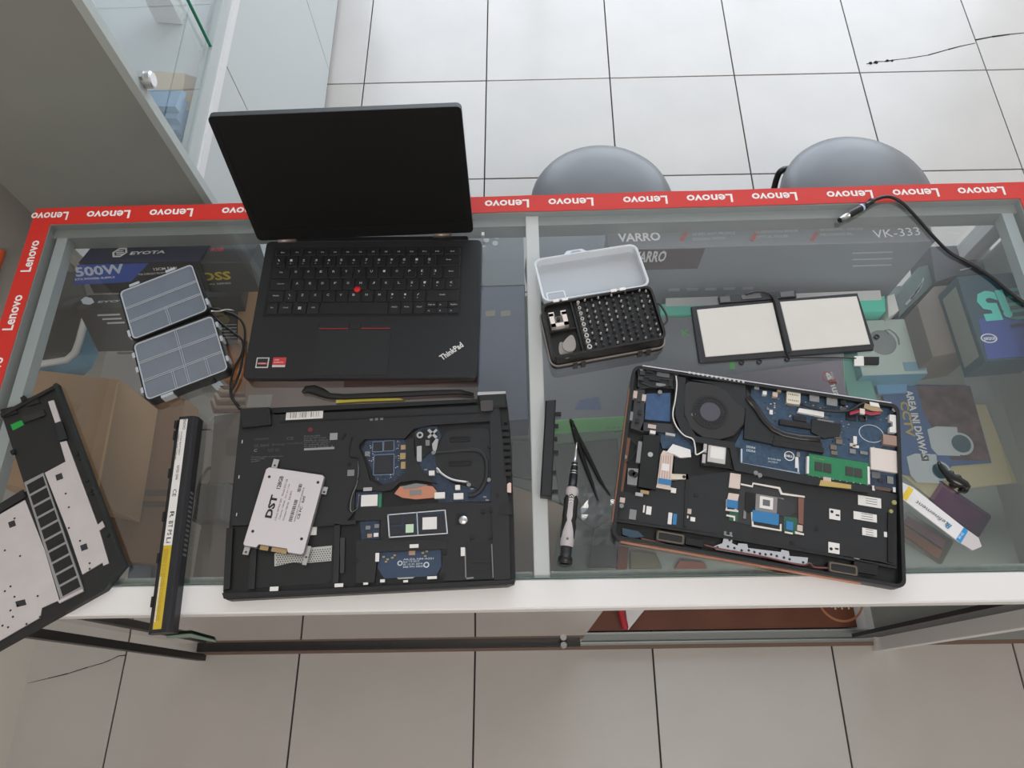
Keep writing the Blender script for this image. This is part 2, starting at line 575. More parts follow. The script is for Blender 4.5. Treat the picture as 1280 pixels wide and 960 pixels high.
g.prism([(X1 - .0285, .0), (X1, 0.0), (X1, Y1 - .0285), (X1 - .0285, Y1 - .0285)], ZG, ZG + .0006, red)
tp = tag(g.build('tape_strip'), 'red printed tape along the right edge of the counter', 'tape', None)
g = G()
for i in range(5):
    y = Y1 - .034 - i * .09
    g = G()
    g.text('Lenovo', (X1 - .022, y), (X1 - .022, y - .062), .0150, ZG + .0008, white, bold=.022)
    g.build('lettering', tp)
# scrap of green tape on the mirror door
g = G()
pts = [PY(208, 795, .024), PY(238, 792, .024), PY(268, 800, .024), PY(270, 803, .024), PY(238, 797, .024), PY(208, 798, .024)]
g.add([p for p in pts] + [p + Vector((0, .0015, 0)) for p in pts], [(0, 1, 4, 5), (1, 2, 3, 4), (6, 11, 10, 7), (7, 10, 9, 8), (0, 5, 11, 6), (2, 8, 9, 3)], M('green film', (128, 172, 148), 0.3))
tag(g.build('tape_scrap'), 'small scrap of green tape on the mirrored door below the black battery', 'tape')

# ================================================================ GLASS CABINET AT THE LEFT
XC, YC = 0.109, 0.822
cab_w = M('pale cabinet laminate', (196, 200, 200), 0.35)
cab_g = M('grey cabinet laminate', (142, 145, 140), 0.5, noise=.06, nscale=4)
cb = E('glass_cabinet', (-0.08, 1.6, 0), 'tall white glass-fronted cabinet with grey end panel behind the counter, left', 'cabinet')
g = G(); g.box(-.265, YC, 0, XC, YC + .016, 1.72, cab_g); lab(g.build('end_panel', cb), 'grey end panel')
g = G(); g.box(XC - .012, YC - .0015, 0, XC + .003, YC + .018, 1.72, M('light edge band', (178, 184, 182), 0.4)); g.build('edge_band', cb)
ys = [YC + .018, 1.145, 1.80, 2.13, 2.6]
for a, b in zip(ys, ys[1:]):
    g = G(); g.box(XC - .018, a + .002, .02, XC, b - .002, .63, cab_w); g.build('door', cb)
g = G(); g.box(-.265, YC + .016, 0.0, XC - .019, 2.6, .62, M('dark cabinet core', (60, 60, 60), .7)); g.build('carcass', cb)
g = G(); g.box(XC - .02, YC + .018, .632, XC + .003, 2.6, .655, white_alu); g.box(XC - .02, YC + .018, .655, XC - .002, 2.6, .690, M('pale rail', (186, 192, 192), .35)); lab(g.build('lower_rail', cb), 'pale aluminium rail')
g = G(); g.box(-.26, YC + .016, .62, XC - .02, 2.6, .636, M('white shelf board', (220, 222, 224), .5)); g.build('shelf_board', cb)
g = G(); g.box(-.265, YC + .016, .62, -.255, 2.6, 1.72, M('cabinet back', (206, 208, 210), .6)); g.build('back_panel', cb)
for a, b, x in ((YC + .02, 1.132, XC - .006), (1.10, 1.9, XC - .014), (1.87, 2.6, XC - .006)):
    g = G(); g.add([(x, a, .69), (x, b, .69), (x, b, 1.70), (x, a, 1.70)], [(0, 1, 2, 3)], MG('cabinet glass', (0.95, 0.98, 0.97), 0.0, 0.12))
    g.box(x - .003, b - .002, .69, x + .003, b, 1.70, M('bright green glass edge', (60, 150, 118), .25))
    g.build('glass_door', cb)
g = G(); g.add([(-.25, YC + .03, 1.05), (XC - .03, YC + .03, 1.05), (XC - .03, 2.6, 1.05), (-.25, 2.6, 1.05)], [(0, 1, 2, 3)], glassy); g.build('glass_shelf', cb)
g = G(); g.box(-.265, YC, 1.72, XC + .003, 2.6, 1.74, cab_w); g.build('top_panel', cb)
# round lock
lf = Fr((XC - .004, .848, .868), (0, 1, 0), (0, 0, 1), (1, 0, 0))
g = G(lf); g.cyl(0, 0, 0, .020, .0135, steel, 24); g.cyl(0, 0, .020, .0225, .0135, M('bright chrome', (235, 236, 238), .15, .9), 24, r2=.011); g.box(-.010, .004, -.004, .003, .016, .012, steel)
lab(g.build('lock', cb), 'round chrome lock')
# things in the cabinet, seen through its glass
g = G(); c = Vector((0.02, .93, .64))
for i in range(5):
    a = i * 1.3
    g.hexa([(c.x - .05, c.y - .04 + i * .018, c.z + i * .012), (c.x + .05, c.y - .045 + i * .018, c.z + i * .012), (c.x + .055, c.y + .03 + i * .012, c.z + i * .012), (c.x - .045, c.y + .035 + i * .012, c.z + i * .012),
            (c.x - .045, c.y - .035 + i * .018, c.z + .011 + i * .012), (c.x + .045, c.y - .04 + i * .018, c.z + .011 + i * .012), (c.x + .05, c.y + .025 + i * .012, c.z + .011 + i * .012), (c.x - .04, c.y + .03 + i * .012, c.z + .011 + i * .012)], M('sky blue packet', (150, 182, 214), .4))
tag(g.build('packet_stack'), 'stack of light blue packets inside the glass cabinet', 'packets')
g = G(); g.hexa([(-.03, 1.00, .64), (.06, .99, .64), (.06, 1.10, .64), (-.03, 1.11, .64), (-.025, 1.01, .665), (.055, 1.0, .665), (.05, 1.08, .67), (-.02, 1.09, .67)], M('cream pouch', (224, 204, 180), .6))
tag(g.build('pouch'), 'cream coloured pouch inside the glass cabinet beside blue packets', 'pouch')
g = G(); g.hexa([(-.06, 1.27, .64), (.0, 1.26, .64), (.0, 1.30, .64), (-.06, 1.31, .64), (-.058, 1.272, .73), (.0, 1.262, .73), (.0, 1.298, .73), (-.058, 1.308, .73)], white)
tag(g.build('carton'), 'small white carton standing farther back in the glass cabinet', 'box')

# ================================================================ STOOLS
vin = M('grey vinyl', (104, 106, 110), 0.33, noise=.05, nscale=6)
def stool(cx, cy, r, label):
    t = E('stool', (cx, cy, 0), label, 'stool', 'round grey stools')
    g = G()
    prof = [(0.0001, .408), (r * .93, .408), (r * .985, .415), (r, .43), (r * .99, .446), (r * .95, .458), (r * .82, .470), (r * .6, .478), (r * .3, .482), (0.0001, .483)]
    g.lathe(prof, cx, cy, vin, 48); g.build('seat', t)
    g = G(); g.lathe([(.0001, .392), (r * .9, .392), (r * .9, .408), (.0001, .408)], cx, cy, blk, 32, smooth=False); g.build('seat_base', t)
    for k in range(4):
        a = math.radians(45 + 90 * k)
        g = G()
        q = curve([(cx + math.cos(a) * r * .55, cy + math.sin(a) * r * .55, .392), (cx + math.cos(a) * r * .80, cy + math.sin(a) * r * .8, .375), (cx + math.cos(a) * (r + .01), cy + math.sin(a) * (r + .01), .2), (cx + math.cos(a) * (r + .035), cy + math.sin(a) * (r + .035), .0)], 5)
        g.tube(q, .010, blk2, 8); g.build('leg', t)
    g = G(); rg = r + .008
    g.tube([(cx + rg * math.cos(i * math.pi / 16), cy + rg * math.sin(i * math.pi / 16), .18) for i in range(33)], .007, blk2, 6)
    g.build('foot_ring', t)
    return t
stool(0.905, 0.905, 0.158, 'round grey vinyl stool behind the middle of the counter')
stool(1.462, 0.905, 0.163, 'round grey vinyl stool behind the right half, bent tube at its side')
g = G()
q = curve([P(955, 262, .34), P(966, 240, .38), P(970, 226, .40), P(974, 216, .42), P(979, 212, .425), P(984, 211, .41)], 5)
g.tube(q, .007, blk2, 8)
tag(g.build('bent_tube'), 'bent black metal tube beside the right stool', 'tube')

# ================================================================ INSIDE THE COUNTER
def pbox(name, lbl, cat, q, zt, h, m, side=None, group=None, marks=None, frame_px=None):
    """carton whose top face has the photographed pixel corners q on the plane zt; extruded down by h"""
    pts = [P(x, y, zt) for x, y in q]
    g = G(); g.prism([(p.x, p.y) for p in pts], zt - h, zt, m, c=0.0008, side=side)
    o = g.build(name)
    tag(o, lbl, cat, group)
    return o
def top_text(par, st, a, b, hpx, z, m, bold=0.0, shear=0.0, lift=.0006, name='lettering', lbl=None):
    A = P(a[0], a[1], z); B = P(b[0], b[1], z)
    s = (B - A).length / math.hypot(b[0] - a[0], b[1] - a[1])
    g = G(); g.text(st, (A.x, A.y), (B.x, B.y), hpx * s, z + lift, m, bold, shear)
    o = g.build(name, par)
    if lbl: lab(o, lbl)
    return o
def face_fr(a, b, y):
    """frame on a vertical front face y = const, from pixel a (left) to b (right); local x right, y up"""
    A = PY(a[0], a[1], y)
    return Fr((A.x, y, A.z), (1, 0, 0), (0, 0, 1), (0, -1, 0))
def front_text(par, st, a, b, hm, y, m, bold=0.0, shear=0.0, name='lettering'):
    A = PY(a[0], a[1], y); B = PY(b[0], b[1], y); B.z = A.z
    f = Fr(A, (1, 0, 0), (0, 0, 1), (0, -1, 0))
    g = G(f); g.text(st, (0, 0), (B.x - A.x, B.z - A.z), hm, .0006, m, bold, shear)
    return g.build(name, par)
def patch(par, name, q, z, m, lift=.0005, lbl=None):
    pts = [P(x, y, z) for x, y in q]
    g = G(); g.prism([(p.x, p.y) for p in pts], z, z + lift, m)
    o = g.build(name, par)
    if lbl: lab(o, lbl)
    return o
def fpatch(par, name, x0, z0, x1, z1, y, m, lbl=None, sk=0):
    g = G(); g.hexa([(x0, y - .0005, z0), (x1, y - .0005, z0), (x1, y, z0), (x0, y, z0), (x0 + sk, y - .0005, z1), (x1 + sk, y - .0005, z1), (x1 + sk, y, z1), (x0 + sk, y, z1)], m)
    o = g.build(name, par)
    if lbl: lab(o, lbl)
    return o
navy = M('navy print', (38, 40, 70), .5)
pblack = M('black carton', (38, 38, 42), .5)
pgrey = M('dark grey carton', (146, 150, 158), .5)
soft = M('faint grey print', (196, 198, 202), .6)
cyanp = M('blue print', (58, 84, 168), .5)
ylw = M('yellow print', (206, 180, 60), .5)
teal = M('teal carton', (84, 230, 200), .5)
ZS = .645
# --- long keyboard carton
yk = .516
g = G(); g.box(.856, yk, ZS, 1.337, .549, .832, pgrey, c=.0008)
kb = tag(g.build('keyboard_carton'), 'long dark grey keyboard carton on edge at the back of the counter', 'box')
fpatch(kb, 'top_print', .857, .8322, 1.336, .8327, .549, M('grey satin print', (136, 138, 144), .45))
g = G(); g.box(.857, yk + .001, .832, 1.336, .548, .8324, MATS['grey satin print']); g.build('top_print', kb)
top_text(kb, 'VARRO', (773, 303), (826, 301), 13, .8326, M('pale grey print', (245, 245, 248), .5), .03)
top_text(kb, 'VK-333', (1093, 298), (1151, 294), 12, .8326, MATS['pale grey print'], .0)
for a, s1, s2 in ((866, 'HI-RES ANTI PROFILE', 'KEYBOARD SWITCH'), (945, 'HI-DEFINITION SENSOR', 'OPTICAL MOUSE'), (1026, 'ERGONOMIC WIRELESS', 'MECHANICAL')):
    top_text(kb, s1, (a, 295 - (a - 866) * .035), (a + 53, 293 - (a - 866) * .035), 4, .8326, soft)
    top_text(kb, s2, (a, 301 - (a - 866) * .035), (a + 40, 299.5 - (a - 866) * .035), 4, .8326, soft)
for a in (849, 937, 1012):
    patch(kb, 'red_mark', [(a, 300), (a + 7, 290), (a + 11, 291), (a + 5, 302)], .8326, M('muted red print', (180, 88, 84), .5))
front_text(kb, 'VARRO', (790, 328), (831, 326), .030, yk, MATS['pale grey print'], .03)
fpatch(kb, 'maroon_print', PY(760, 333, yk).x, PY(760, 333, yk).z - .012, PY(874, 330, yk).x, .829, yk, M('maroon print', (92, 66, 72), .5))
for i in range(3):
    A = PY(1065, 317 + i * 8, yk); fpatch(kb, 'print_line', A.x, A.z, A.x + .06, A.z + .003, yk, soft)
A = PY(835, 364, yk); 
for i in range(5):
    fpatch(kb, 'print_line', A.x + i * .03, A.z, A.x + i * .03 + .018, A.z + .007, yk, soft)
# --- grey carton left of it, under the organiser lid
pbox('small_carton', 'slate grey carton left of the long keyboard carton', 'box', [(673, 289), (756, 284), (758, 372), (674, 378)], .72, .07, M('slate carton', (128, 132, 138), .5))
b = pbox('small_carton', 'plain slate carton between open laptop and cross bar', 'box', [(585, 292), (654, 289), (656, 356), (588, 358)], .72, .07, M('slate carton', (128, 132, 138), .5))
for i, (x, y) in enumerate(((608, 300), (619, 304), (621, 296))):
    A = P(x, y, .72); gg = G(); gg.cyl(A.x, A.y, .72, .7204, .005, soft, 10); gg.build('print_dot', b)
b = pbox('wide_carton', 'bluish grey carton below the slate one, left of cross bar', 'box', [(594, 359), (655, 357), (660, 524), (598, 528)], .72, .07, M('bluish carton', (104, 108, 126), .5))
for x in (607, 626):
    patch(b, 'print_mark', [(x, 389), (x + 12, 388), (x + 12, 395), (x, 396)], .72, M('beige print', (150, 140, 124), .5))
# --- the big dark carton with green edge (middle)
b = pbox('dark_carton', 'large flat dark grey carton with green front edge under the tool box', 'box', [(668, 400), (1052, 392), (1058, 505), (672, 527)], .71, .06, M('charcoal carton', (128, 129, 136), .5), side=M('green carton edge', (150, 240, 152), .5))
top_text(b, 'K', (853, 421), (864, 420), 10, .71, M('bright green print', (90, 190, 96), .5), .03)
patch(b, 'green_stripe', [(911, 446), (918, 446), (919, 462), (912, 462)], .71, MATS['bright green print'])
A = PY(757, 538, P(757, 527, .71).y)
front_text(b, 'KEYS', (757, 536), (782, 535), .010, P(757, 527, .71).y - .0005, M('pale green print', (150, 206, 152), .5), .02)
patch(b, 'blue_print', [(725, 500), (748, 496), (752, 512), (718, 512)], .71, M('faint blue print', (92, 108, 146), .5))
front_text(b, 'GAMING', (757, 542), (790, 541), .010, P(757, 527, .71).y - .0005, MATS['pale green print'], .02)
g = G(); A = P(618, 440, .70); B_ = P(622, 525, .70)
g.box(A.x - .003, B_.y, .66, A.x + .003, A.y, .70, MATS['green carton edge']); tag(g.build('green_folder'), 'thin green folder on edge right of the open laptop', 'folder')
# --- teal cartons
b = pbox('teal_carton', 'teal and white carton behind the flat white battery', 'box', [(824, 380), (1106, 370), (1107, 389), (826, 394)], .715, .065, teal)
patch(b, 'white_flap', [(832, 373), (1100, 363), (1102, 375), (832, 383)], .715, white)
b = pbox('mint_carton', 'pale carton end between the keyboard carton and headset carton', 'box', [(1109, 370), (1118, 367), (1124, 388), (1111, 397)], .715, .06, white)
# --- headset carton
hc = pbox('headset_carton', 'pale grey green headset carton with a headphone picture', 'box', [(1062, 401), (1143, 398), (1160, 467), (1078, 470)], .70, .055, M('pale sage carton', (186, 200, 194), .5), side=M('light blue carton side', (112, 168, 192), .5))
A = P(1106, 428, .70); gg = G(); gg.lathe([(.022, .7001), (.021, .7008), (.0001, .7012)], A.x - .004, A.y, M('headphone grey', (132, 138, 138), .5), 24); gg.build('headphone_print', hc)
gg = G(); gg.tube([P(x, y, .7006) for x, y in ((1112, 418), (1106, 413), (1112, 412), (1119, 417), (1123, 423), (1124, 431))], .0012, MATS['headphone grey'], 5); gg.build('headband_print', hc)
patch(hc, 'blue_label', [(1128, 453), (1153, 452), (1157, 463), (1131, 464)], .70, M('light blue label', (120, 162, 184), .5))
b = pbox('mint_carton', 'sea green carton under the flat battery cable', 'box', [(1050, 447), (1076, 444), (1090, 475), (1100, 515), (1066, 520)], .68, .03, M('sea green carton', (110, 170, 158), .5))
# --- purple leaflet
pl_ = pbox('leaflet_box', 'mauve grey leaflet box with slanting red and white lettering', 'box', [(880, 473), (1048, 450), (1066, 520), (930, 540)], .735, .006, M('mauve grey print', (134, 122, 138), .45))
top_text(pl_, 'a', (1031, 466), (1035, 477), 9, .735, white, .03)
top_text(pl_, 'l', (1035, 475), (1037, 481), 9, .735, red, .03)
top_text(pl_, 'hua', (1036, 478), (1043, 497), 9, .735, white, .03)
A = P(1035, 471, .735); gg = G()
gg.ring([(A.x + .0085 * math.cos(t), A.y + .0085 * math.sin(t)) for t in [i * .3927 for i in range(13)]] , [(A.x + .0070 * math.cos(t), A.y + .0070 * math.sin(t)) for t in [i * .3927 for i in range(13)]], .735, .7356, red); gg.build('red_ring', pl_)
# --- power supply cartons, leaning back so that panel and narrow side both show
def slab(name, lbl, cat, A, B, D, thk, m):
    """carton leaning back: A-B the upper ridge, D below A; returns (object, panel frame, ridge-side frame, W, H)"""
    ux = (B - A).normalized(); up = (A - D); up = (up - ux * up.dot(ux)).normalized(); n = ux.cross(up)
    f = Fr(A, ux, up, n); W = (B - A).length; H = (A - D).dot(up)
    g = G(f); g.box(0, -H, -thk, W, 0, 0, m, c=.0006); o = g.build(name); tag(o, lbl, cat)
    return o, f, Fr(A, ux, -n, up), W, H
def ftext(par, f, st, a, b, h, m, bold=0.0, shear=0.0, zl=.0005, name='lettering'):
    A = f.px(a[0], a[1]); B = f.px(b[0], b[1])
    g = G(f); g.text(st, (A[0], A[1]), (B[0], B[1]), h, zl, m, bold, shear); return g.build(name, par)
def fquad(par, f, name, q, m, zl=.0003):
    g = G(f); g.prism([f.px(x, y) for x, y in q], .0, zl, m); return g.build(name, par)
b, f, f2, W_, H_ = slab('power_supply_carton', 'navy power supply carton with silver hexagon mark and 500W print, back left of the counter', 'box', P(98, 329, .845), P(249, 327, .845), P(90, 367, .795), .058, pblack)
g = G(f2); g.box(.0, .0, .0, W_, .058, .0004, navy); g.build('navy_side', b)
ftext(b, f2, 'EYOTA', (162, 319), (206, 317), .0090, white, .03)
c = f2.px(150, 316)
g = G(f2); hx = lambda r: [(c[0] + r * math.cos(math.pi / 3 * i), c[1] + r * 1.25 * math.sin(math.pi / 3 * i)) for i in range(6)]
g.ring(hx(.0115), hx(.0085), .0004, .0008, white); g.build('hexagon_mark', b)
g = G(f2); g.box(c[0] - .006, c[1] - .0012, .0004, c[0] + .006, c[1] + .0012, .0008, white); g.box(c[0] - .006, c[1] + .004, .0004, c[0] + .003, c[1] + .006, .0008, white); g.box(c[0] - .003, c[1] - .006, .0004, c[0] + .006, c[1] - .004, .0008, white); g.build('mark_bars', b)
fquad(b, f, 'blue_print', [(97, 331), (186, 329), (164, 352), (152, 353), (92, 356)], cyanp)
ftext(b, f, '500W', (96, 346), (160, 341), .0165, M('silver print', (196, 202, 220), .4), .03, .2)
ftext(b, f, 'ATX POWER SUPPLY', (94, 350.5), (145, 347.5), .0036, white, .02)
ftext(b, f, '12CM FAN', (193, 338), (222, 336), .0045, white, .02)
ftext(b, f, 'FOR OVERHEAT PROTECTION', (174, 344), (215, 341.5), .0032, white, .0)
b, f, f2, W_, H_ = slab('power_supply_carton', 'black power supply carton with faint grey hexagon mark, in front of the navy one', 'box', P(96, 386, .752), P(250, 383, .752), P(104, 440, .675), .040, pblack)
ftext(b, f2, 'EYOTA', (122, 379), (166, 377), .006, soft, .03)
fquad(b, f2, 'hexagon_mark', [(101, 375), (107, 371), (115, 373), (118, 378), (112, 381), (104, 380)], soft)
for i, (x, w_) in enumerate(((122, 28), (128, 24), (134, 22))):
    fquad(b, f, 'print_line', [(x, 393 + i * 5), (x + w_, 392 + i * 5), (x + w_, 394 + i * 5), (x, 395 + i * 5)], soft)
b, f, f2, W_, H_ = slab('fan_carton', 'graphite carton with slanted yellow lettering left of the open laptop', 'box', P(250, 329, .84), P(312, 328, .84), P(250, 366, .79), .055, M('graphite carton', (66, 66, 68), .5))
ftext(b, f2, 'RGB', (263, 315), (279, 314), .010, M('pinkish red print', (214, 60, 90), .5), .03)
ftext(b, f, 'BOSS', (240, 352), (291, 349), .0150, ylw, .03, .15)
ftext(b, f, 'GAMING SERIES', (244, 357), (289, 354.5), .0028, white)
b, f, f2, W_, H_ = slab('fan_carton', 'graphite carton with two faint gold circles, lower of the two by the open laptop', 'box', P(251, 372, .765), P(301, 371, .765), P(252, 432, .68), .038, MATS['graphite carton'])
for q_ in ((273, 390), (280, 399)):
    c = f.px(*q_); gg = G(f); gg.cyl(c[0], c[1], 0, .0006, .009, M('faint gold print', (128, 116, 84), .5), 14); gg.build('circle_print', b)
for i in range(5):
    fquad(b, f, 'print_line', [(262, 406 + i * 4), (296, 405 + i * 4), (296, 406 + i * 4), (262, 407 + i * 4)], soft)
# white paper roll
g = G(Fr(P(312, 345, .72), (1, 0, 0), (0, 0, 1), (0, -1, 0)))
R_ = .045
for r_ in (.050, .0465, .043):
    g.tube([(r_ * math.cos(t), r_ * math.sin(t), -.0) for t in [i * math.pi / 14 for i in range(15)]], .0022, white, 6)
g.cyl(0, 0, -.006, -.003, .048, M('grey hub', (120, 120, 120), .5), 28)
tag(g.build('cable_spool'), 'white rimmed cable spool half hidden behind the open laptop', 'spool')
# cardboard at the left of the laptop
pbox('tan_carton', 'narrow tan carton left of the open laptop', 'box', [(297, 352), (335, 347), (330, 425), (297, 428)], .74, .09, M('tan cardboard', (182, 142, 108), .8))
pbox('orange_carton', 'small orange carton behind the black cable', 'box', [(276, 430), (318, 427), (316, 446), (277, 449)], .66, .05, M('orange cardboard', (190, 126, 74), .8))
pbox('orange_carton', 'second orange carton, nearer, behind the black cable', 'box', [(278, 451), (318, 448), (314, 472), (280, 476)], .62, .05, M('orange cardboard', (190, 126, 74), .8))
# stack of paper below
for i in range(7):
    z = .50 + i * .012
    pbox('paper_bundle', 'brown paper bundle number %s of the fanned pile left of the open laptop' % ['lowest', 'second lowest', 'third', 'middle', 'fifth', 'second highest', 'topmost'][i] if False else ['lowest', 'second lowest', 'third lowest', 'middle', 'third highest', 'second highest', 'topmost'][i] + ' paper sheaf of the pile left of the open laptop',
         'paper', [(262 + i * 2, 500 - i * 3), (322, 498 - i * 3), (322, 514 - i * 5), (266 + i * 2, 515 - i * 5)], z, .008, M('sheaf%d' % (i % 2), ((120, 84, 72), (178, 160, 142))[i % 2], .8), group='paper sheaves in a pile')
# wide cardboard under the open laptop
b = pbox('cardboard_box', 'wide pinkish brown cardboard box between the two black laptops', 'box', [(306, 440), (616, 430), (613, 530), (306, 560)], .60, .08, M('pinkish cardboard', (150, 126, 116), .8, noise=.05, nscale=9))
patch(b, 'white_sticker', [(311, 494), (341, 493), (338, 509), (308, 509)], .60, M('grey sticker', (176, 172, 164), .6))
patch(b, 'fold_strip', [(430, 474), (596, 468), (596, 477), (430, 484)], .60, M('red brown strip', (112, 66, 52), .7))
# big cardboard boxes front left
b = pbox('cardboard_box', 'big light tan cardboard box under the loose laptop cover', 'box', [(50, 463), (149, 474), (120, 628), (-20, 600)], .62, .14, card)
patch(b, 'tape_band', [(146, 480), (149, 476), (121, 628), (117, 628)], .62, M('pale fold', (196, 160, 120), .8))
b = pbox('cardboard_box', 'brown cardboard box with dark tape bands under the long black battery', 'box', [(150, 492), (232, 498), (210, 706), (118, 700)], .47, .06, card_d)
patch(b, 'tape_band', [(165, 612), (222, 612), (221, 620), (164, 619)], .47, M('dark tape', (96, 72, 54), .6))
patch(b, 'tape_band', [(164, 626), (221, 627), (220, 634), (163, 633)], .47, MATS['dark tape'])
pbox('blue_packet', 'flat blue packet at the front left under the glass', 'packet', [(162, 706), (190, 705), (188, 730), (158, 728)], .45, .02, M('steel blue paper', (84, 116, 148), .6))
# rounded tray with blue artwork
th = E('art_box', P(90, 430, .58), 'shallow box with white rounded rim and blue artwork on its side', 'box')
q = [(30, 458), (66, 453), (84, 450), (94, 441), (99, 428), (104, 409), (109, 390)]
rim = [P(x, y, .62) for x, y in q]
low = [P(x, y, .60) for x, y in q]
g = G(); g.tube(rim, .0065, white_alu, 8); lab(g.build('rim', th), 'white rounded rim')
out = [P(x, y, .60) for x, y in ((30, 486), (76, 484), (100, 474), (115, 460), (122, 446), (128, 425), (131, 410))]
g = G(); n_ = len(q)
g.add([v for v in rim] + [Vector((v.x, v.y, .60)) for v in out], [(i, i + 1, n_ + i + 1, n_ + i) for i in range(n_ - 1)], M('blue mountain art', (62, 118, 148), .5, noise=.5, nscale=22))
g.build('art_panel', th)
g = G(); g.prism([(p.x, p.y) for p in rim] + [(P(98, 340, .61).x, P(98, 340, .61).y), (P(62, 340, .61).x, P(62, 340, .61).y)], .60, .612, M('dark tray inside', (40, 43, 40), .35)); g.build('tray_inside', th)
# cables, adapter and a brown box seen through the floor opening
g = G(); g.box(P(246, 606, .16).x, P(246, 650, .16).y, .012, P(284, 606, .16).x, P(284, 603, .16).y, .16, M('charcoal adapter', (46, 48, 48), .5), c=.006); tag(g.build('power_adapter'), 'charcoal adapter block on the floor inside the counter', 'adapter')
g = G(); q = curve([P(248, 640, .02), P(246, 620, .06), P(252, 598, .1), P(262, 585, .1), P(272, 590, .08), P(262, 604, .05), P(256, 625, .03), P(246, 634, .02)], 6)
g.tube(q, .004, M('grey cable', (84, 84, 84), .5), 6); tag(g.build('cable'), 'grey cable looped beside the charcoal adapter', 'cable')
g = G(); q = curve([P(262, 526, .06), P(270, 520, .06), P(276, 530, .05), P(273, 544, .04), P(264, 535, .03)], 6); g.tube(q, .004, M('pale cable', (190, 188, 184), .5), 6); tag(g.build('cable'), 'small pale cable loop near the grey adapter', 'cable')
pbox('brown_board', 'dark brown board on edge inside the counter beside the shell laptop', 'board', [(268, 520), (303, 515), (300, 604), (262, 604)], .12, .10, M('dull brown board', (92, 78, 70), .7))
pbox('brown_board', 'dark brown board nearer the front rail inside the counter', 'board', [(252, 655), (284, 655), (280, 727), (240, 726)], .12, .10, M('dull brown board', (92, 78, 70), .7))
pbox('tan_carton', 'tan carton under the front of the cross bar', 'box', [(612, 598), (656, 612), (706, 633), (697, 675), (690, 722), (612, 724)], .66, .012, M('dusty cardboard', (166, 148, 134), .8))
pbox('grey_slip', 'grey slip case at the right of the upturned laptop, under glass', 'box', [(640, 550), (668, 552), (672, 600), (640, 594)], .66, .01, M('grey slip', (108, 110, 114), .6))
pbox('grey_packet', 'grey anti-static packet under the tweezers', 'packet', [(690, 556), (772, 548), (776, 640), (742, 662), (700, 628)], .652, .006, M('anti static grey', (104, 106, 108), .35))
pbox('dark_carton', 'charcoal carton end at the left front of the silver rimmed laptop', 'box', [(742, 660), (768, 655), (772, 708), (736, 708)], .66, .014, M('charcoal end', (78, 78, 82), .6))
pbox('red_brown_box', 'red brown carton in front of the silver rimmed laptop', 'box', [(773, 682), (786, 684), (784, 710), (771, 710)], .66, .014, M('red brown carton', (112, 66, 52), .6))
pbox('olive_packet', 'olive packet in front of the silver rimmed laptop', 'packet', [(788, 688), (820, 692), (828, 710), (788, 710)], .656, .01, M('olive paper', (112, 108, 88), .6))
pbox('rust_packet', 'rust coloured packet near the front rail', 'packet', [(850, 700), (880, 703), (884, 710), (844, 710)], .656, .01, M('rust paper', (140, 86, 70), .6))
# --- bottom right: cctv sign, envelope, bags
sg = pbox('envelope', 'cream paper envelope under the camera warning sign', 'envelope', [(1126, 592), (1215, 505), (1232, 505), (1272, 603), (1212, 610), (1168, 626)], .649, .003, M('cream paper', (196, 186, 150), .7))
sg = pbox('warning_sign', 'blue camera surveillance warning sign lying on the lower shelf', 'sign', [(1100, 481), (1213, 482), (1240, 578), (1190, 582), (1178, 604), (1128, 592)], .654, .003, M('sign blue', (70, 100, 148), .45))
patch(sg, 'photo_print', [(1146, 483), (1212, 483), (1238, 576), (1190, 575), (1156, 520)], .654, M('brown photo print', (98, 76, 78), .5, noise=.6, nscale=45))
top_text(sg, 'AREA INI DIAWASI', (1131, 488), (1152, 576), 9, .6546, white, .03)
top_text(sg, 'CCTV', (1124, 502), (1133, 546), 10, .6546, M('ochre print', (196, 172, 88), .5), .03)
cw = M('camera white print', (196, 204, 206), .5)
for dx, dy, rr_ in ((0, 0, 1.0), (-26, 34, .85)):
    A = P(1201 + dx, 555 + dy, .6546)
    patch(sg, 'camera_print', [(1159 + dx, 537 + dy), (1170 + dx, 533 + dy), (1196 + dx, 534 + dy), (1200 + dx, 570 + dy), (1172 + dx, 569 + dy), (1164 + dx, 560 + dy)], .6546, cw, .0006)
    gg = G(); gg.cyl(A.x, A.y, .6552, .6558, .0185 * rr_, cw, 28); gg.cyl(A.x, A.y, .6558, .6562, .0145 * rr_, M('lens print', (72, 96, 106), .35), 28); gg.build('camera_print', sg)
b = pbox('paper_sheet', 'light blue folded card above the camera warning sign', 'card', [(1094, 477), (1134, 476), (1134, 490), (1098, 492)], .662, .006, M('sky blue card', (116, 168, 206), .6))
g = G(Fr(P(1198, 638, .646), (1, -.9, 0)))
g.rbox(-.042, -.022, 0, .040, .022, .005, MG('purple film', (0.62, 0.42, 0.66), .15, .10), r=.004)
g.box(-.036, -.017, .001, .030, .016, .004, M('magenta card', (156, 92, 134), .5))
tag(g.build('plastic_bag'), 'purple plastic bag beside the white opening tool', 'bag')
g = G(Fr(P(1153, 672, .646), (1, -.8, 0)))
g.rbox(-.038, -.022, 0, .038, .022, .0035, MG('clear film', (0.85, 0.82, 0.80), .12, .12), r=.004)
g.box(-.030, -.016, .001, .030, -.003, .006, M('brown sachet', (136, 100, 82), .45)); g.box(-.032, .001, .001, .028, .014, .005, M('mauve sachet', (128, 100, 106), .45))
tag(g.build('sachet_bag'), 'clear bag with brown sachets left of the white opening tool', 'bag')
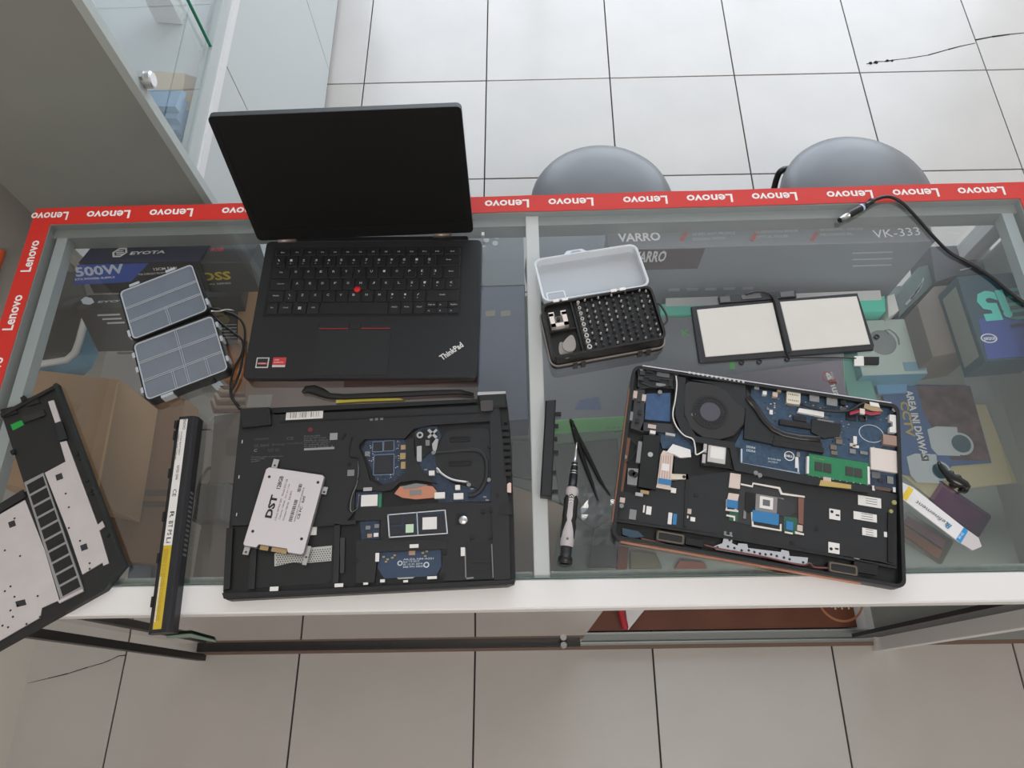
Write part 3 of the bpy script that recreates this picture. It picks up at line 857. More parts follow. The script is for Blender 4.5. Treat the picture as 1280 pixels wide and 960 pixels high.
# --- right: processor carton and grey boxes
q1 = E('processor_carton', P(1230, 400, .62), 'large blue green processor carton with upside-down aqua print at the right', 'box')
zt = .80; zb = .746
TL, TR_, BR_, BL_ = P(1196, 346, zt), P(1296, 338, zt), P(1306, 446, zt), P(1232, 452, zt)
g = G(); g.prism([(p.x, p.y) for p in (TL, TR_, BR_, BL_)], zb, zt, M('teal blue carton', (48, 78, 92), .4), c=.0006); g.build('carton', q1)
patch(q1, 'blue_print', [(1223, 399), (1240, 396), (1268, 399), (1298, 406), (1304, 444), (1234, 449)], zt, M('violet blue print', (66, 84, 158), .45))
top_text(q1, 'i5', (1253, 362), (1216, 365), 42, zt, M('aqua print', (96, 214, 198), .45), .05)
for i in range(6):
    patch(q1, 'stripe_print', [(1258 + i, 361 + i * 9), (1300, 357 + i * 9), (1300, 360 + i * 9), (1258 + i, 365 + i * 9)], zt, M('green stripe print', (60, 150, 126), .45))
A = P(1236, 423, zt); gg = G()
gg.ring([(A.x + .0115 * math.cos(t), A.y + .0075 * math.sin(t)) for t in [i * math.pi / 12 for i in range(24)]], [(A.x + .0098 * math.cos(t), A.y + .006 * math.sin(t)) for t in [i * math.pi / 12 for i in range(24)]], zt, zt + .0006, white)
gg.build('oval_print', q1)
top_text(q1, 'intel', (1243, 421), (1229, 422), 6, zt, white, .02)
e = (BL_ - TL).normalized(); nrm = Vector((-e.y, e.x, 0)); 
if nrm.x > 0: nrm = -nrm
g = G(); a_ = TL + e * .012 + nrm * .0007; b_ = TL + e * ((BL_ - TL).length - .012) + nrm * .0007
g.add([(a_.x, a_.y, zb + .008), (b_.x, b_.y, zb + .008), (b_.x, b_.y, zb + .046), (a_.x, a_.y, zb + .046)], [(0, 1, 2, 3)], M('pale side label', (150, 158, 150), .6)); g.build('side_label', q1)
b = pbox('grey_carton', 'grey carton right of the keyboard carton, behind the processor carton', 'box', [(1163, 308), (1236, 305), (1246, 342), (1194, 345), (1170, 353)], .715, .07, M('violet grey carton', (84, 84, 92), .5))
patch(b, 'scuff_mark', [(1200, 337), (1214, 334), (1214, 335.5), (1200, 338.5)], .715, soft)
b = pbox('sage_carton', 'sage green carton with printed side below the keyboard carton end', 'box', [(1148, 334), (1160, 331), (1167, 354), (1125, 395), (1120, 374)], .705, .06, M('sage carton', (96, 114, 110), .5))
for i in range(4):
    patch(b, 'print_line', [(1131 + i * 6, 380 - i * 7), (1148 + i * 2, 362 - i * 5), (1149 + i * 2, 364 - i * 5), (1133 + i * 6, 382 - i * 7)], .705, soft)
pbox('cardboard_box', 'grey brown cardboard box between headset carton and processor carton', 'box', [(1147, 382), (1168, 358), (1196, 356), (1226, 436), (1166, 446)], .744, .098, M('grey cardboard', (128, 118, 110), .8, noise=.06, nscale=10))
b = pbox('striped_packet', 'pinkish striped packet at the far right corner under the glass', 'packet', [(1240, 318), (1276, 298), (1288, 332), (1251, 338)], .67, .024, M('pinkish packet', (158, 138, 146), .5))
for i in range(3):
    patch(b, 'stripe_print', [(1247 + i * 10, 316 - i * 5), (1251 + i * 10, 314 - i * 5), (1260 + i * 10, 333 - i * 3), (1256 + i * 10, 335 - i * 3)], .67, M('rose stripe', (176, 100, 112), .5))
# items low behind the open door
g = G(); c_ = P(778, 790, .03)
g.tube(curve([c_ + Vector((-.035, .09, .05)), c_ + Vector((-.01, .06, .04)), c_ + Vector((.0, .03, .02)), c_ + Vector((.006, .008, .006))], 5), .008, M('crimson ribbon', (170, 34, 52), .5), 8)
tag(g.build('red_strap'), 'crimson strap lying on the red wooden bottom board', 'strap')
g = G(); a_ = P(785, 788, .022); b_ = P(806, 762, .022); d_ = P(782, 762, .022)
g.prism([(a_.x, a_.y), (b_.x, b_.y), (b_.x + .01, b_.y + .1), (d_.x, d_.y + .1), (d_.x, d_.y)], .022, .024, M('pale card', (206, 202, 200), .6))
tag(g.build('paper_sheet'), 'pointed pale card beside the crimson strap', 'card')

# ================================================================ OPEN LAPTOP
legend = M('key legend print', (198, 198, 200), .6)
keym = M('key plastic', (19, 19, 22), .45)
deckm = M('laptop deck', (26, 27, 31), .52)
ZL = ZG + .016
A = P(303, 473, ZL); B = P(597, 472, ZL)
ux = (B - A); LW = ux.length
lf = Fr((A.x, A.y, ZG), ux)
LD = .219
lp = E('open_laptop', lf.w((LW / 2, LD / 2, 0)), 'open black laptop with blank screen and red pointing stick', 'laptop')
g = G(lf); g.rbox(.004, .004, .0015, LW - .004, LD - .004, .006, blk2, r=.006); g.rbox(0, 0, .006, LW, LD - .004, .016, deckm, r=.006, c=.0012, side=blk); g.build('base', lp)
for x, y in ((.03, .02), (LW - .03, .02), (.03, LD - .02), (LW - .03, LD - .02)):
    g = G(lf); g.cyl(x, y, 0, .0016, .006, rubber, 12); g.build('rubber_foot', lp)
def lz(px, py): return lf.px(px, py, .016)
k0 = lz(335, 393); k1 = lz(577, 393); k2 = lz(345, 311); k3 = lz(573, 307)
kx0, kx1 = (k0[0] + k2[0]) / 2 - .002, (k1[0] + k3[0]) / 2 - .000
ky0, ky1 = (k0[1] + k1[1]) / 2, (k2[1] + k3[1]) / 2 - .003
g = G(lf); g.rbox(kx0 - .003, ky0 - .003, .0155, kx1 + .003, ky1 + .003, .0163, M('keyboard well', (12, 12, 13), .6), r=.002); kb = g.build('keyboard_well', lp)
W_ = kx1 - kx0; rows = [
    ([('Esc', 1.25)] + [(c, 1) for c in ('F1', 'F2', 'F3', 'F4', 'F5', 'F6', 'F7', 'F8', 'F9', 'F10', 'F11', 'F12')] + [('Del', 1.35)], .62),
    ([(c, 1) for c in '`1234567890-='] + [('Bksp', 1.9)], 1),
    ([('Tab', 1.5)] + [(c, 1) for c in 'QWERTYUIOP[]'] + [('Entr', 1.4)], 1),
    ([('CapsLk', 1.75)] + [(c, 1) for c in "ASDFGHJKL;'#"] + [('<', 1.15)], 1),
    ([('Shift', 1.3)] + [(c, 1) for c in '\\ZXCVBNM,./'] + [('Shift', 2.6)], 1),
    ([('Fn', 1.0), ('Ctrl', 1.1), ('win', 1.1), ('Alt', 1.0), ('', 5.3), ('AltGr', .95), ('PrSc', .95), ('Ctrl', .95), ('', 2.55)], 1)]
H_ = (ky1 - ky0) / 5.62
y = ky1
for row, rh in rows:
    y -= H_ * rh
    u = W_ / sum(k[1] for k in row)
    x = kx0
    for i, (t, wd) in enumerate(row):
        w_ = wd * u
        if row is rows[5][0] and i == 8:      # arrow cluster: six half keys
            for cx in range(3):
                for cy in range(2):
                    g = G(lf); a = x + cx * w_ / 3; b = y + cy * H_ / 2
                    g.rbox(a + .0008, b + .0005, .0163, a + w_ / 3 - .0008, b + H_ / 2 - .0005, .0178, keym, r=.001, c=.0004, n=1)
                    s_ = (('<', 'v', '>'), ('PgUp', '^', 'PgDn'))[cy][cx]
                    g.text(s_, (a + .004, b + .003), (a + .004 + .0022 * len(s_), b + .003), .0022, .0179, legend)
                    g.build('key', kb)
            x += w_; continue
        g = G(lf); b = y + .0006; tt = y + H_ * rh - .0006
        g.rbox(x + .0009, b, .0163, x + w_ - .0009, tt, .0178, keym, r=.0016, c=.0005, n=1)
        if t == 'win':
            for ax in (0, 1):
                for ay in (0, 1):
                    c0, c1 = x + w_ / 2 - .002 + ax * .0022, y + H_ * .5 - .002 + ay * .0022
                    g.add([(c0, c1, .0179), (c0 + .0019, c1, .0179), (c0 + .0019, c1 + .0019, .0179), (c0, c1 + .0019, .0179)], [(0, 1, 2, 3)], legend)
        elif t:
            hh = .0034 if len(t) == 1 else .0019
            lw_ = .0032 if len(t) == 1 else .0017 * len(t)
            cx = x + (w_ * .42 if len(t) == 1 else w_ * .5) - lw_ / 2
            cy = y + H_ * rh * (.50 if rh == 1 else .4)
            g.text(t, (cx, cy), (cx + lw_, cy), hh, .0179, legend, .01)
            if rh == 1 and len(t) == 1 and not t.isalpha():
                g.text('*', (cx, cy - .0045), (cx + .002, cy - .0045), .002, .0179, legend)
        g.build('key', kb)
        x += w_
g = G(lf); c = lz(447, 363); g.lathe([(.0042, .0175), (.0046, .019), (.004, .0202), (.0001, .0206)], c[0], c[1], M('red rubber', (206, 36, 44), .6), 16); lab(g.build('pointing_stick', lp), 'round red pointing stick')
# trackpad and buttons
t0 = lz(398, 412); t1 = lz(489, 412); tb = lz(395, 469)
g = G(lf); g.rbox(t0[0], .004, .0160, t1[0], t0[1] - .001, .0164, M('trackpad surface', (28, 29, 32), .4), r=.002); g.build('trackpad', lp)
tw = (t1[0] - t0[0])
for i, (a, b) in enumerate(((0, .42), (.42, .58), (.58, 1))):
    g = G(lf); g.rbox(t0[0] + tw * a + .0004, t0[1], .0160, t0[0] + tw * b - .0004, t0[1] + .0085, .0170, blk3, r=.001, c=.0004, n=1)
    if i != 1: g.box(t0[0] + tw * a + .001, t0[1] + .0004, .0170, t0[0] + tw * b - .001, t0[1] + .0014, .0172, M('thin red line', (170, 34, 40), .5))
    g.build('trackpad_button', lp)
# stickers and logo
a = lz(319, 460); b = lz(337, 447); g = G(lf); g.box(a[0], a[1], .016, b[0], b[1], .0163, M('sticker silver', (200, 200, 202), .4)); g.box(a[0] + .0015, a[1] + .0015, .0163, b[0] - .0015, b[1] - .0015, .0165, M('sticker black', (40, 34, 36), .5)); g.box(a[0] + .003, a[1] + .005, .0165, b[0] - .0015, a[1] + .0075, .01655, M('sticker red', (196, 60, 64), .5)); g.text('RYZEN', (a[0] + .003, a[1] + .0055), (b[0] - .004, a[1] + .0055), .0018, .0166, white); g.build('sticker', lp)
a = lz(340, 459); b = lz(358, 447); g = G(lf); g.box(a[0], a[1], .016, b[0], b[1], .0163, MATS['sticker silver']); g.box(a[0], a[1] + .003, .0163, b[0], b[1], .0165, M('sticker red', (200, 30, 52), .5)); g.text('AMD', (a[0] + .002, a[1] + .0095), (b[0] - .009, a[1] + .0095), .0016, .0166, white); g.text('RADEON', (a[0] + .002, a[1] + .006), (b[0] - .003, a[1] + .006), .0016, .0166, white); g.build('sticker', lp)
a = lz(553, 451); b = lz(580, 433); g = G(lf); g.text('ThinkPad', a, b, .0085, .0163, M('bright silver print', (214, 214, 214), .4), .03); lab(g.build('logo_print', lp), 'silver logo set at a slant')
# lid: hinge line to the measured top corners
h0 = P(325, 302, ZL); h1 = P(591, 293, ZL)
T0 = P(261, 147, 1.08); T1 = P(576, 133, 1.08)
hx_ = ((h1 - h0) + (T1 - T0)) * .5; hy_ = ((T0 - h0) + (T1 - h1)) * .5
ldf = Fr(h0, hx_, None, hx_.cross(hy_))
LL = hy_.length; HW = (h1 - h0).length
g = G(ldf)
g.rbox(-.002, .002, -.009, HW + .001, LL, -.0012, blk, r=.006, side=blk)
lid = g.build('lid', lp)
g = G(ldf); g.ring(rr(-.002, .002, HW + .001, LL, .006, 3), rr(.005, .022, HW - .006, LL - .008, .002, 3), -.0012, .0003, M('rubber bezel', (12, 12, 13), .6, spec=.3)); g.build('bezel', lid)
g = G(ldf); g.rbox(.005, .022, -.0012, HW - .006, LL - .008, -.0003, M('dark screen', (8, 8, 9), .62, spec=.3), r=.002); lab(g.build('screen', lid), 'blank matt screen')
for a, b in ((.026, .052), (HW - .056, HW - .030)):
    g = G(ldf); g.tube([(a, -.001, -.001), (b, -.001, -.001)], .0042, M('hinge metal', (132, 120, 114), .35, .7), 10); g.build('hinge', lp)
g = G(lf); g.rbox(.02, LD - .012, .006, LW - .02, LD + .004, .013, blk2, r=.003); g.build('hinge_cover', lp)
a = lf.px(590, 292, .012); g = G(lf); g.box(LW - .001, a[1] - .005, .009, LW + .003, a[1] + .001, .014, steel); lab(g.build('connector', lp), 'small metal connector at the edge')

# ================================================================ LOWER LAPTOP SHELL (screwdriver work in progress)
ZS2 = ZG + .021
A = P(277, 748, ZS2); B = P(643, 731, ZS2)
sf = Fr((A.x, A.y, ZG), B - A)
SWD = (B - A).length
def sz(px, py, z=.021): return sf.px(px, py, z)
SH = sz(465, 505)[1]
SH = (sz(300, 512)[1] + sz(634, 489)[1]) / 2
sh = E('laptop_shell', sf.w((SWD / 2, SH / 2, 0)), 'upturned black laptop with its bottom cover off and blue boards showing', 'laptop')
# footprint with the rounded front corners
def spoly(pl, z=.021): return [sz(x, y, z) for x, y in pl]
outline = spoly([(281, 749), (278, 744), (277, 738), (288, 620), (299, 515), (302, 511), (338, 508), (596, 497), (598, 490), (632, 489), (635, 510), (638, 540), (641, 620), (644, 722), (642, 728), (634, 731)])
g = G(sf); g.prism(outline, 0.0, .0165, blk2, side=blk); g.build('base', sh)
def sbox(name, x0, y0, x1, y1, z0, z1, m, r=0.0, c=0.0, lbl=None, par=None, side=None):
    a = sz(x0, y0, z1); b = sz(x1, y1, z1)
    g = G(sf); q = (min(a[0], b[0]), min(a[1], b[1]), max(a[0], b[0]), max(a[1], b[1]))
    if r: g.rbox(q[0], q[1], z0, q[2], q[3], z1, m, r=r, c=c, side=side)
    else: g.box(q[0], q[1], z0, q[2], q[3], z1, m, c=c, side=side)
    o = g.build(name, par or sh)
    if lbl: lab(o, lbl)
    return o
def sprism(name, pl, z0, z1, m, lbl=None, par=None, c=0.0, side=None):
    g = G(sf); g.prism([sz(x, y, z1) for x, y in pl], z0, z1, m, c, side)
    o = g.build(name, par or sh)
    if lbl: lab(o, lbl)
    return o
# raised structural panels around the openings
Zp = .0205
sprism('panel', [(300, 520), (449, 514), (449, 600), (444, 606), (443, 640), (433, 652), (289, 657)], .016, Zp, blk3, 'printed charcoal panel')
sprism('panel', [(449, 514), (618, 506), (620, 526), (540, 531), (517, 536), (506, 548), (455, 549), (449, 556)], .016, Zp, blk3)
sprism('panel', [(507, 549), (517, 548), (518, 570), (528, 588), (546, 604), (520, 600), (500, 603), (490, 612), (480, 614), (444, 612), (449, 600), (449, 560), (455, 575), (462, 600), (474, 607), (492, 602), (507, 590)], .016, Zp, blk3)
sprism('panel', [(444, 635), (482, 634), (546, 628), (614, 628), (616, 672), (560, 675), (476, 678), (476, 650), (444, 651)], .016, .0190, blk3)
sprism('panel', [(445, 675), (560, 675), (560, 686), (472, 690), (468, 728), (445, 729)], .016, Zp, blk3)
sprism('panel', [(552, 686), (560, 675), (616, 672), (618, 724), (555, 726), (549, 718), (553, 706)], .016, .0196, blk3)
sprism('panel', [(612, 506), (624, 506), (636, 630), (638, 724), (618, 725), (614, 628)], .016, .0212, blk3, 'right side rail')
sprism('rib', [(277, 741), (643, 724), (643, 730), (279, 748)], .016, .0215, blk, c=.001)
sprism('rib', [(283, 660), (291, 660), (287, 736), (279, 737)], .016, .0210, blk)
sprism('hinge_block', [(299, 510), (336, 508), (338, 530), (301, 534)], .016, .027, blk, c=.002)
sprism('hinge_block', [(597, 493), (632, 491), (634, 508), (599, 510)], .016, .0235, blk, c=.002)
sbox('hinge_plate', 601, 514, 616, 500, .0235, .0245, M('dark polished hinge', (96, 92, 90), .2, .8), r=.002)
sprism('metal_strip', [(597, 490), (632, 489), (632, 492), (597, 494)], .014, .0235, steel, 'bright metal strip')
sprism('slot_edge', [(342, 510), (596, 499), (596, 503), (342, 516)], .016, .0225, blk2)
sprism('slot_edge', [(350, 526), (600, 514), (600, 516), (350, 528)], .016, .0213, blk2)
# printing
sbox('barcode_label', 357, 525, 404, 513, Zp, Zp + .0004, paper, lbl='white barcode label')
lb = sh.children[-1]
x_ = 359.5
g = G(sf)
while x_ < 399:
    wd = random.choice((.5, .9, 1.4)); a = sz(x_, 523 - (x_ - 357) * .055, Zp + .0004); b = sz(x_ + wd, 516.5 - (x_ - 357) * .055, Zp + .0004)
    g.box(a[0], a[1], Zp + .0004, b[0], b[1], Zp + .0006, chip); x_ += wd + random.choice((.7, 1.1))
g.build('barcode', sh)['kind'] = 'stuff'
tiny = M('dim printed text', (120, 120, 122), .6)
tiny2 = M('faint printed text', (74, 74, 78), .6)
def stext(st, a, b, hpx, z, m, bold=0, par=None, name='printing'):
    A_ = sz(a[0], a[1], z); B_ = sz(b[0], b[1], z)
    k = math.hypot(B_[0] - A_[0], B_[1] - A_[1]) / math.hypot(b[0] - a[0], b[1] - a[1])
    g = G(sf); g.text(st, A_, B_, hpx * k, z + .0002, m, bold); return g.build(name, par or sh)
for i, s_ in enumerate(('Model name 20354', 'Rating 20V 2.25A', 'Made in China', 'FCC ID compliant', 'IC canada 6317', 'CAN ICES 3')):
    stext(s_, (380, 546 + i * 2.6), (380 + (20, 28, 30, 33, 30, 36)[i], 545.4 + i * 2.6), 1.7, Zp, tiny)
sbox('white_label', 380, 563, 418, 558.5, Zp, Zp + .0003, M('grey label', (150, 150, 152), .6))
sbox('white_label', 412, 550, 422, 541, Zp, Zp + .0003, MATS['grey label'])
g = G(sf); c = sz(388, 537, Zp); g.cyl(c[0], c[1], Zp, Zp + .0004, .0032, M('dull red dot', (104, 36, 50), .5), 14); lab(g.build('red_mark', sh), 'dull red round mark')
stext('LENOVO', (318, 550.5), (336, 549.5), 2.6, Zp, tiny2, .02)
stext('CE', (358, 550), (367, 549.6), 4, Zp, tiny2, .03); stext('Energy Verified', (340, 558), (378, 556), 4, Zp, tiny2); stext('UL listed', (318, 559), (336, 558), 4, Zp, tiny2, .02)
stext('C', (317, 565), (321, 565), 4, Zp, tiny, .03); stext('NOM  EAC', (335, 565), (350, 564), 4, Zp, tiny2)
for i, s_ in enumerate(('Complies with canadian rules', 'Product of PRC', 'Assembled')):
    stext(s_, (314, 572.5 + i * 2.8), (314 + (40, 17, 10)[i], 571 + i * 2.8), 1.8, Zp, tiny)
stext('ill', (462, 526), (479, 525), 4, Zp, tiny, .02)
# blue board windows
b1 = sprism('circuit_board', [(453, 562), (458, 551), (470, 547), (500, 546), (508, 552), (508, 590), (495, 602), (482, 608), (470, 600), (462, 580)], .016, .0178, pcb_navy, 'navy board in the upper window')
for x0, y0, x1, y1, m in ((468, 592, 491, 569, chip), (467, 563, 477, 553, chip), (480, 563, 491, 552, chip), (501, 562, 507, 556, gold), (500, 574, 507, 566, gold), (501, 586, 507, 577, gold), (456, 570, 462, 564, steel_d)):
    sbox('chip', x0, y0, x1, y1, .0178, .0188, m, par=b1)
g = G(sf)
for i in range(170):
    x, y = random.uniform(461, 499), random.uniform(551, 602)
    if 466 < x < 493 and 551 < y < 594 or (x < 470 and y > 580): continue
    a = sz(x, y, .0178); g.box(a[0], a[1], .0178, a[0] + .0012, a[1] + .0007, .0184, random.choice((steel_d, paper, chip)))
g.build('small_components', b1)['kind'] = 'stuff'
for x0, y0, x1, y1 in ((466, 594, 493, 567), (465, 565, 479, 551), (479, 564, 493, 550)):
    a = sz(x0, y0, .0188); b_ = sz(x1, y1, .0188); g = G(sf); g.ring(rr(a[0], a[1], b_[0], b_[1], .0005, 1), rr(a[0] + .0007, a[1] + .0007, b_[0] - .0007, b_[1] - .0007, .0004, 1), .0178, .0182, M('pale blue trace', (120, 136, 160), .5)); g.build('outline', b1)
b2 = sprism('circuit_board', [(519, 540), (526, 534), (546, 533), (552, 545), (545, 560), (548, 590), (565, 604), (585, 608), (600, 590), (617, 600), (618, 627), (548, 628), (546, 612), (535, 600), (520, 578)], .016, .0175, pcb_navy, 'navy board behind the fan')
sprism('bracket', [(519, 549), (522, 541), (528, 537), (546, 536), (546, 548), (543, 560), (530, 572), (519, 569)], .0175, .0188, blk2)
for pl, m in (([(534, 546), (545, 536), (547, 538), (536, 548)], steel), ([(534, 538), (537, 536), (547, 546), (544, 548)], steel), ([(521, 577), (527, 577), (527, 557), (521, 558)], steel), ([(540, 555), (545, 548), (548, 549), (545, 566), (541, 562)], steel), ([(532, 557), (537, 557), (537, 550), (532, 550)], steel_d)):
    sprism('metal_clip', pl, .0188, .0196, m)
g = G(sf); c = sz(525, 544, .019)
g.ring([(c[0] + .0042 * math.cos(t), c[1] + .0042 * math.sin(t)) for t in [i * math.pi / 8 for i in range(16)]], [(c[0] + .0022 * math.cos(t), c[1] + .0022 * math.sin(t)) for t in [i * math.pi / 8 for i in range(16)]], .018, .0200, steel); g.build('screw_ring', sh)
# fan
fz = .0195
fan = sprism('fan_housing', [(556, 541), (567, 537), (605, 535), (612, 540), (613, 600), (600, 612), (585, 606), (565, 602), (552, 590), (545, 578), (543, 562), (550, 556)], .016, fz, blk3, 'black fan housing')
for x0, y0, x1, y1 in ((561, 553, 588, 545), (560, 583, 590, 575)):
    a = sz(x0, y0, fz); b = sz(x1, y1, fz); g = G(sf)
    g.ring(rr(a[0], a[1], b[0], b[1], .003, 3), rr(a[0] + .0015, a[1] + .0015, b[0] - .0015, b[1] - .0015, .002, 3), fz, fz + .0008, blk2); g.box(a[0] + .003, a[1] + .003, fz, b[0] - .003, b[1] - .003, fz + .0003, blk2); g.build('slot', fan)
g = G(sf); q = [sz(x, y, fz) for x, y in ((545, 565), (560, 564), (590, 562), (603, 567), (608, 580), (607, 600), (598, 615), (585, 620))]
g.tube([(a, b, fz + .0003) for a, b in curve([Vector((a, b, 0)) for a, b in q], 5) and [(v.x, v.y) for v in curve([Vector((a, b, 0)) for a, b in q], 5)]], .0027, blk3, 8, flat=.6); g.build('ridge', fan)
g = G(sf); q = curve([Vector(sz(x, y, fz) + (fz + .001,)) for x, y in ((546, 585), (553, 593), (566, 600), (586, 603))], 5)
g.tube(q, .0015, steel, 6); lab(g.build('silver_tube', sh), 'curved silver edge of the fan')
for x, y in ((542, 566), (548, 589), (586, 606), (611, 600)):
    g = G(sf); c = sz(x, y, fz); g.cyl(c[0], c[1], .017, fz + .0012, .0026, steel_d, 10); g.build('screw', sh)
sprism('copper_heatsink', [(493, 617), (500, 608), (520, 605), (541, 608), (546, 614), (543, 622), (520, 624), (503, 622)], .017, .0192, copper, 'bare copper heat spreader')
sprism('thermal_pad', [(512, 613), (527, 612), (527, 618), (512, 619)], .0192, .0197, steel_d)
sprism('heat_plate', [(503, 608), (520, 604), (535, 606), (520, 610), (505, 611)], .0192, .0197, steel_d)
for x0, y0, x1, y1 in ((543, 623, 556, 615), (567, 624, 579, 616), (569, 612, 575, 606), (536, 594, 543, 588)):
    sbox('white_label', x0, y0, x1, y1, .0178, .0215, paper)
for x, y in ((604, 620), (607, 624), (588, 610), (530, 586), (524, 590), (528, 595), (598, 607)):
    sbox('component', x, y + 2, x + 4, y, .0175, .0184, steel_d)
# wifi
wf = sprism('wireless_card', [(444, 640), (445, 616), (478, 614), (478, 634), (474, 640)], .016, .0176, pcb_navy, 'small wireless card')
sbox('white_label', 451, 633, 472, 618, .0176, .0192, paper, par=wf); sbox('board_edge', 473, 634, 477, 617, .0176, .0184, pcb_green, par=wf)
sbox('metal_tab', 454, 614, 465, 609, Zp, Zp + .0004, steel)
sbox('metal_tab', 434, 595, 443, 587, Zp - .004, Zp + .0005, steel_d)
for k_ in range(2):
    g = G(sf); q = curve([Vector(sz(x, y, .021) + (.0212,)) for x, y in ((448, 576), (449 - k_, 590), (446, 603 + k_ * 2), (438 + k_ * 2, 620), (435 + k_ * 3, 636), (441, 640), (447, 634), (449, 620 - k_ * 2))], 5)
    g.tube(q, .0006, (cable_m, steel_d)[k_], 5); g.build('antenna_wire', sh)
g = G(sf); q = curve([Vector(sz(x, y, .021) + (.0208,)) for x, y in ((441, 546), (438, 556), (438, 570), (446, 572), (449, 574))], 4); g.tube(q, .0010, blk2, 5); g.build('gasket', sh)
# memory module
mm = sprism('memory_module', [(484, 643), (556, 637), (559, 667), (486, 672)], .016, .0195, pcb_navy, 'memory module in a clear guard')
for i in range(2):
    for j in range(2):
        sbox('chip', 488 + i * 16, 655.5 + j * 13.5 - i * .8, 502 + i * 16, 644.5 + j * 13.5 - i * .8, .0195, .0205, chip, par=mm)
sbox('chip', 524, 667, 556, 642, .0195, .0204, chip, par=mm)
sbox('white_label', 528, 662, 546, 646, .0204, .0208, paper, par=mm); sbox('white_label', 507, 666, 517, 655, .0205, .0208, M('pale green label', (190, 216, 186), .6), par=mm)
for pl in ([(484, 643), (556, 637), (556, 638.2), (484, 644.2)], [(486, 671), (558, 666), (559, 667.2), (486, 672.4)], [(484, 643), (485.5, 643), (487.5, 672), (486, 672)], [(555.5, 637), (557, 637), (560, 667), (558.5, 667)], [(520.5, 640), (521.5, 640), (523, 669), (522, 669)]):
    sprism('guard_edge', pl, .0205, .0212, M('clear guard edge', (196, 200, 202), .25), par=mm)
bs = sprism('circuit_board', [(450, 652), (474, 650), (474, 674), (452, 676)], .016, .0172, pcb_navy, 'small navy board below the wireless card')
for x, y, m in ((459, 667, M('tan component', (168, 140, 122), .5)), (467, 666, paper), (457, 657, steel_d), (468, 655, steel_d)): sbox('component', x, y + 5, x + 6, y, .0172, .0182, m, par=bs)
# lower big board
b3 = sprism('circuit_board', [(474, 693), (476, 688), (551, 685), (552, 708), (545, 720), (480, 723), (472, 710)], .016, .0176, M('plain blue board', (50, 66, 90), .45, noise=.04, nscale=80), 'plain blue board with white print')
bprint = M('board print', (196, 204, 212), .6)
for i, s_ in enumerate(('AILZA NM-A321', 'Rev 1.0 2013', 'ID 12 01 2014', 'MB PN 5B20')):
    stext(s_, (504, 700.5 + i * 3.2), (504 + (38, 20, 24, 26)[i], 699 + i * 3.2), 2.2, .0176, bprint, .01, b3)
for x, y, r in ((500, 704, .0030), (533, 706, .0034)):
    g = G(sf); c = sz(x, y, .0176); g.ring([(c[0] + r * math.cos(t), c[1] + r * math.sin(t)) for t in [i * math.pi / 8 for i in range(16)]], [(c[0] + r * .6 * math.cos(t), c[1] + r * .6 * math.sin(t)) for t in [i * math.pi / 8 for i in range(16)]], .0176, .0178, bprint); g.build('ring_print', b3)
for x, y in ((478, 695), (483, 698), (489, 696), (492, 693), (481, 701), (527, 690), (532, 688), (530, 694)):
    sbox('component', x, y + 2.2, x + 3, y, .0176, .0183, M('brass component', (176, 160, 110), .4, .5), par=b3)
sbox('component', 511, 694, 519, 686, .0176, .0185, M('tan component', (168, 140, 122), .5), par=b3)
for x0, y0, x1, y1 in ((512, 685, 523, 680), (469, 702, 474, 691), (576, 695, 581, 684), (337, 739, 348, 733), (418, 734, 429, 729), (454, 731, 460, 728), (475, 728, 481, 724), (504, 728, 510, 725), (534, 724, 546, 720)):
    sbox('metal_tab', x0, y0, x1, y1, Zp, Zp + .0012, paper)
sprism('metal_strip', [(496, 722), (518, 721), (516, 723), (498, 724)], .0176, .0185, steel)
# drive bay
by = sprism('drive_bay', [(322, 661), (418, 655), (416, 722), (410, 729), (318, 735)], .0165, .0172, M('bay floor', (24, 25, 27), .5), 'empty drive bay')
sprism('bay_wall', [(315, 662), (322, 661), (318, 736), (310, 736)], .0165, .0208, blk3); sprism('bay_wall', [(418, 655), (425, 655), (423, 728), (416, 729)], .0165, .0208, blk3); sprism('bay_wall', [(330, 657), (445, 650), (445, 655), (330, 662)], .0165, .0208, blk3)
sprism('connector', [(425, 672), (431, 672), (430, 716), (425, 716)], .0172, .0200, dgrey)
sbox('white_label', 384, 669, 396, 658, .0172, .0185, paper)
ms = sprism('foil_mesh', [(343, 692), (352, 688), (415, 682), (414, 701), (380, 704), (366, 703), (343, 708)], .0172, .0177, M('silver foil', (196, 196, 192), .35, .5), 'perforated silver foil')
g = G(sf)
for i in range(22):
    for j in range(6):
        x = 346 + i * 3.1 + (j % 2) * 1.5; y = 705.5 - j * 2.7 - (x - 343) * .085
        if x > 413: continue
        a = sz(x, y, .0177); g.cyl(a[0], a[1], .0177, .0178, .0009, blk2, 4)
g.build('mesh_holes', ms)['kind'] = 'stuff'
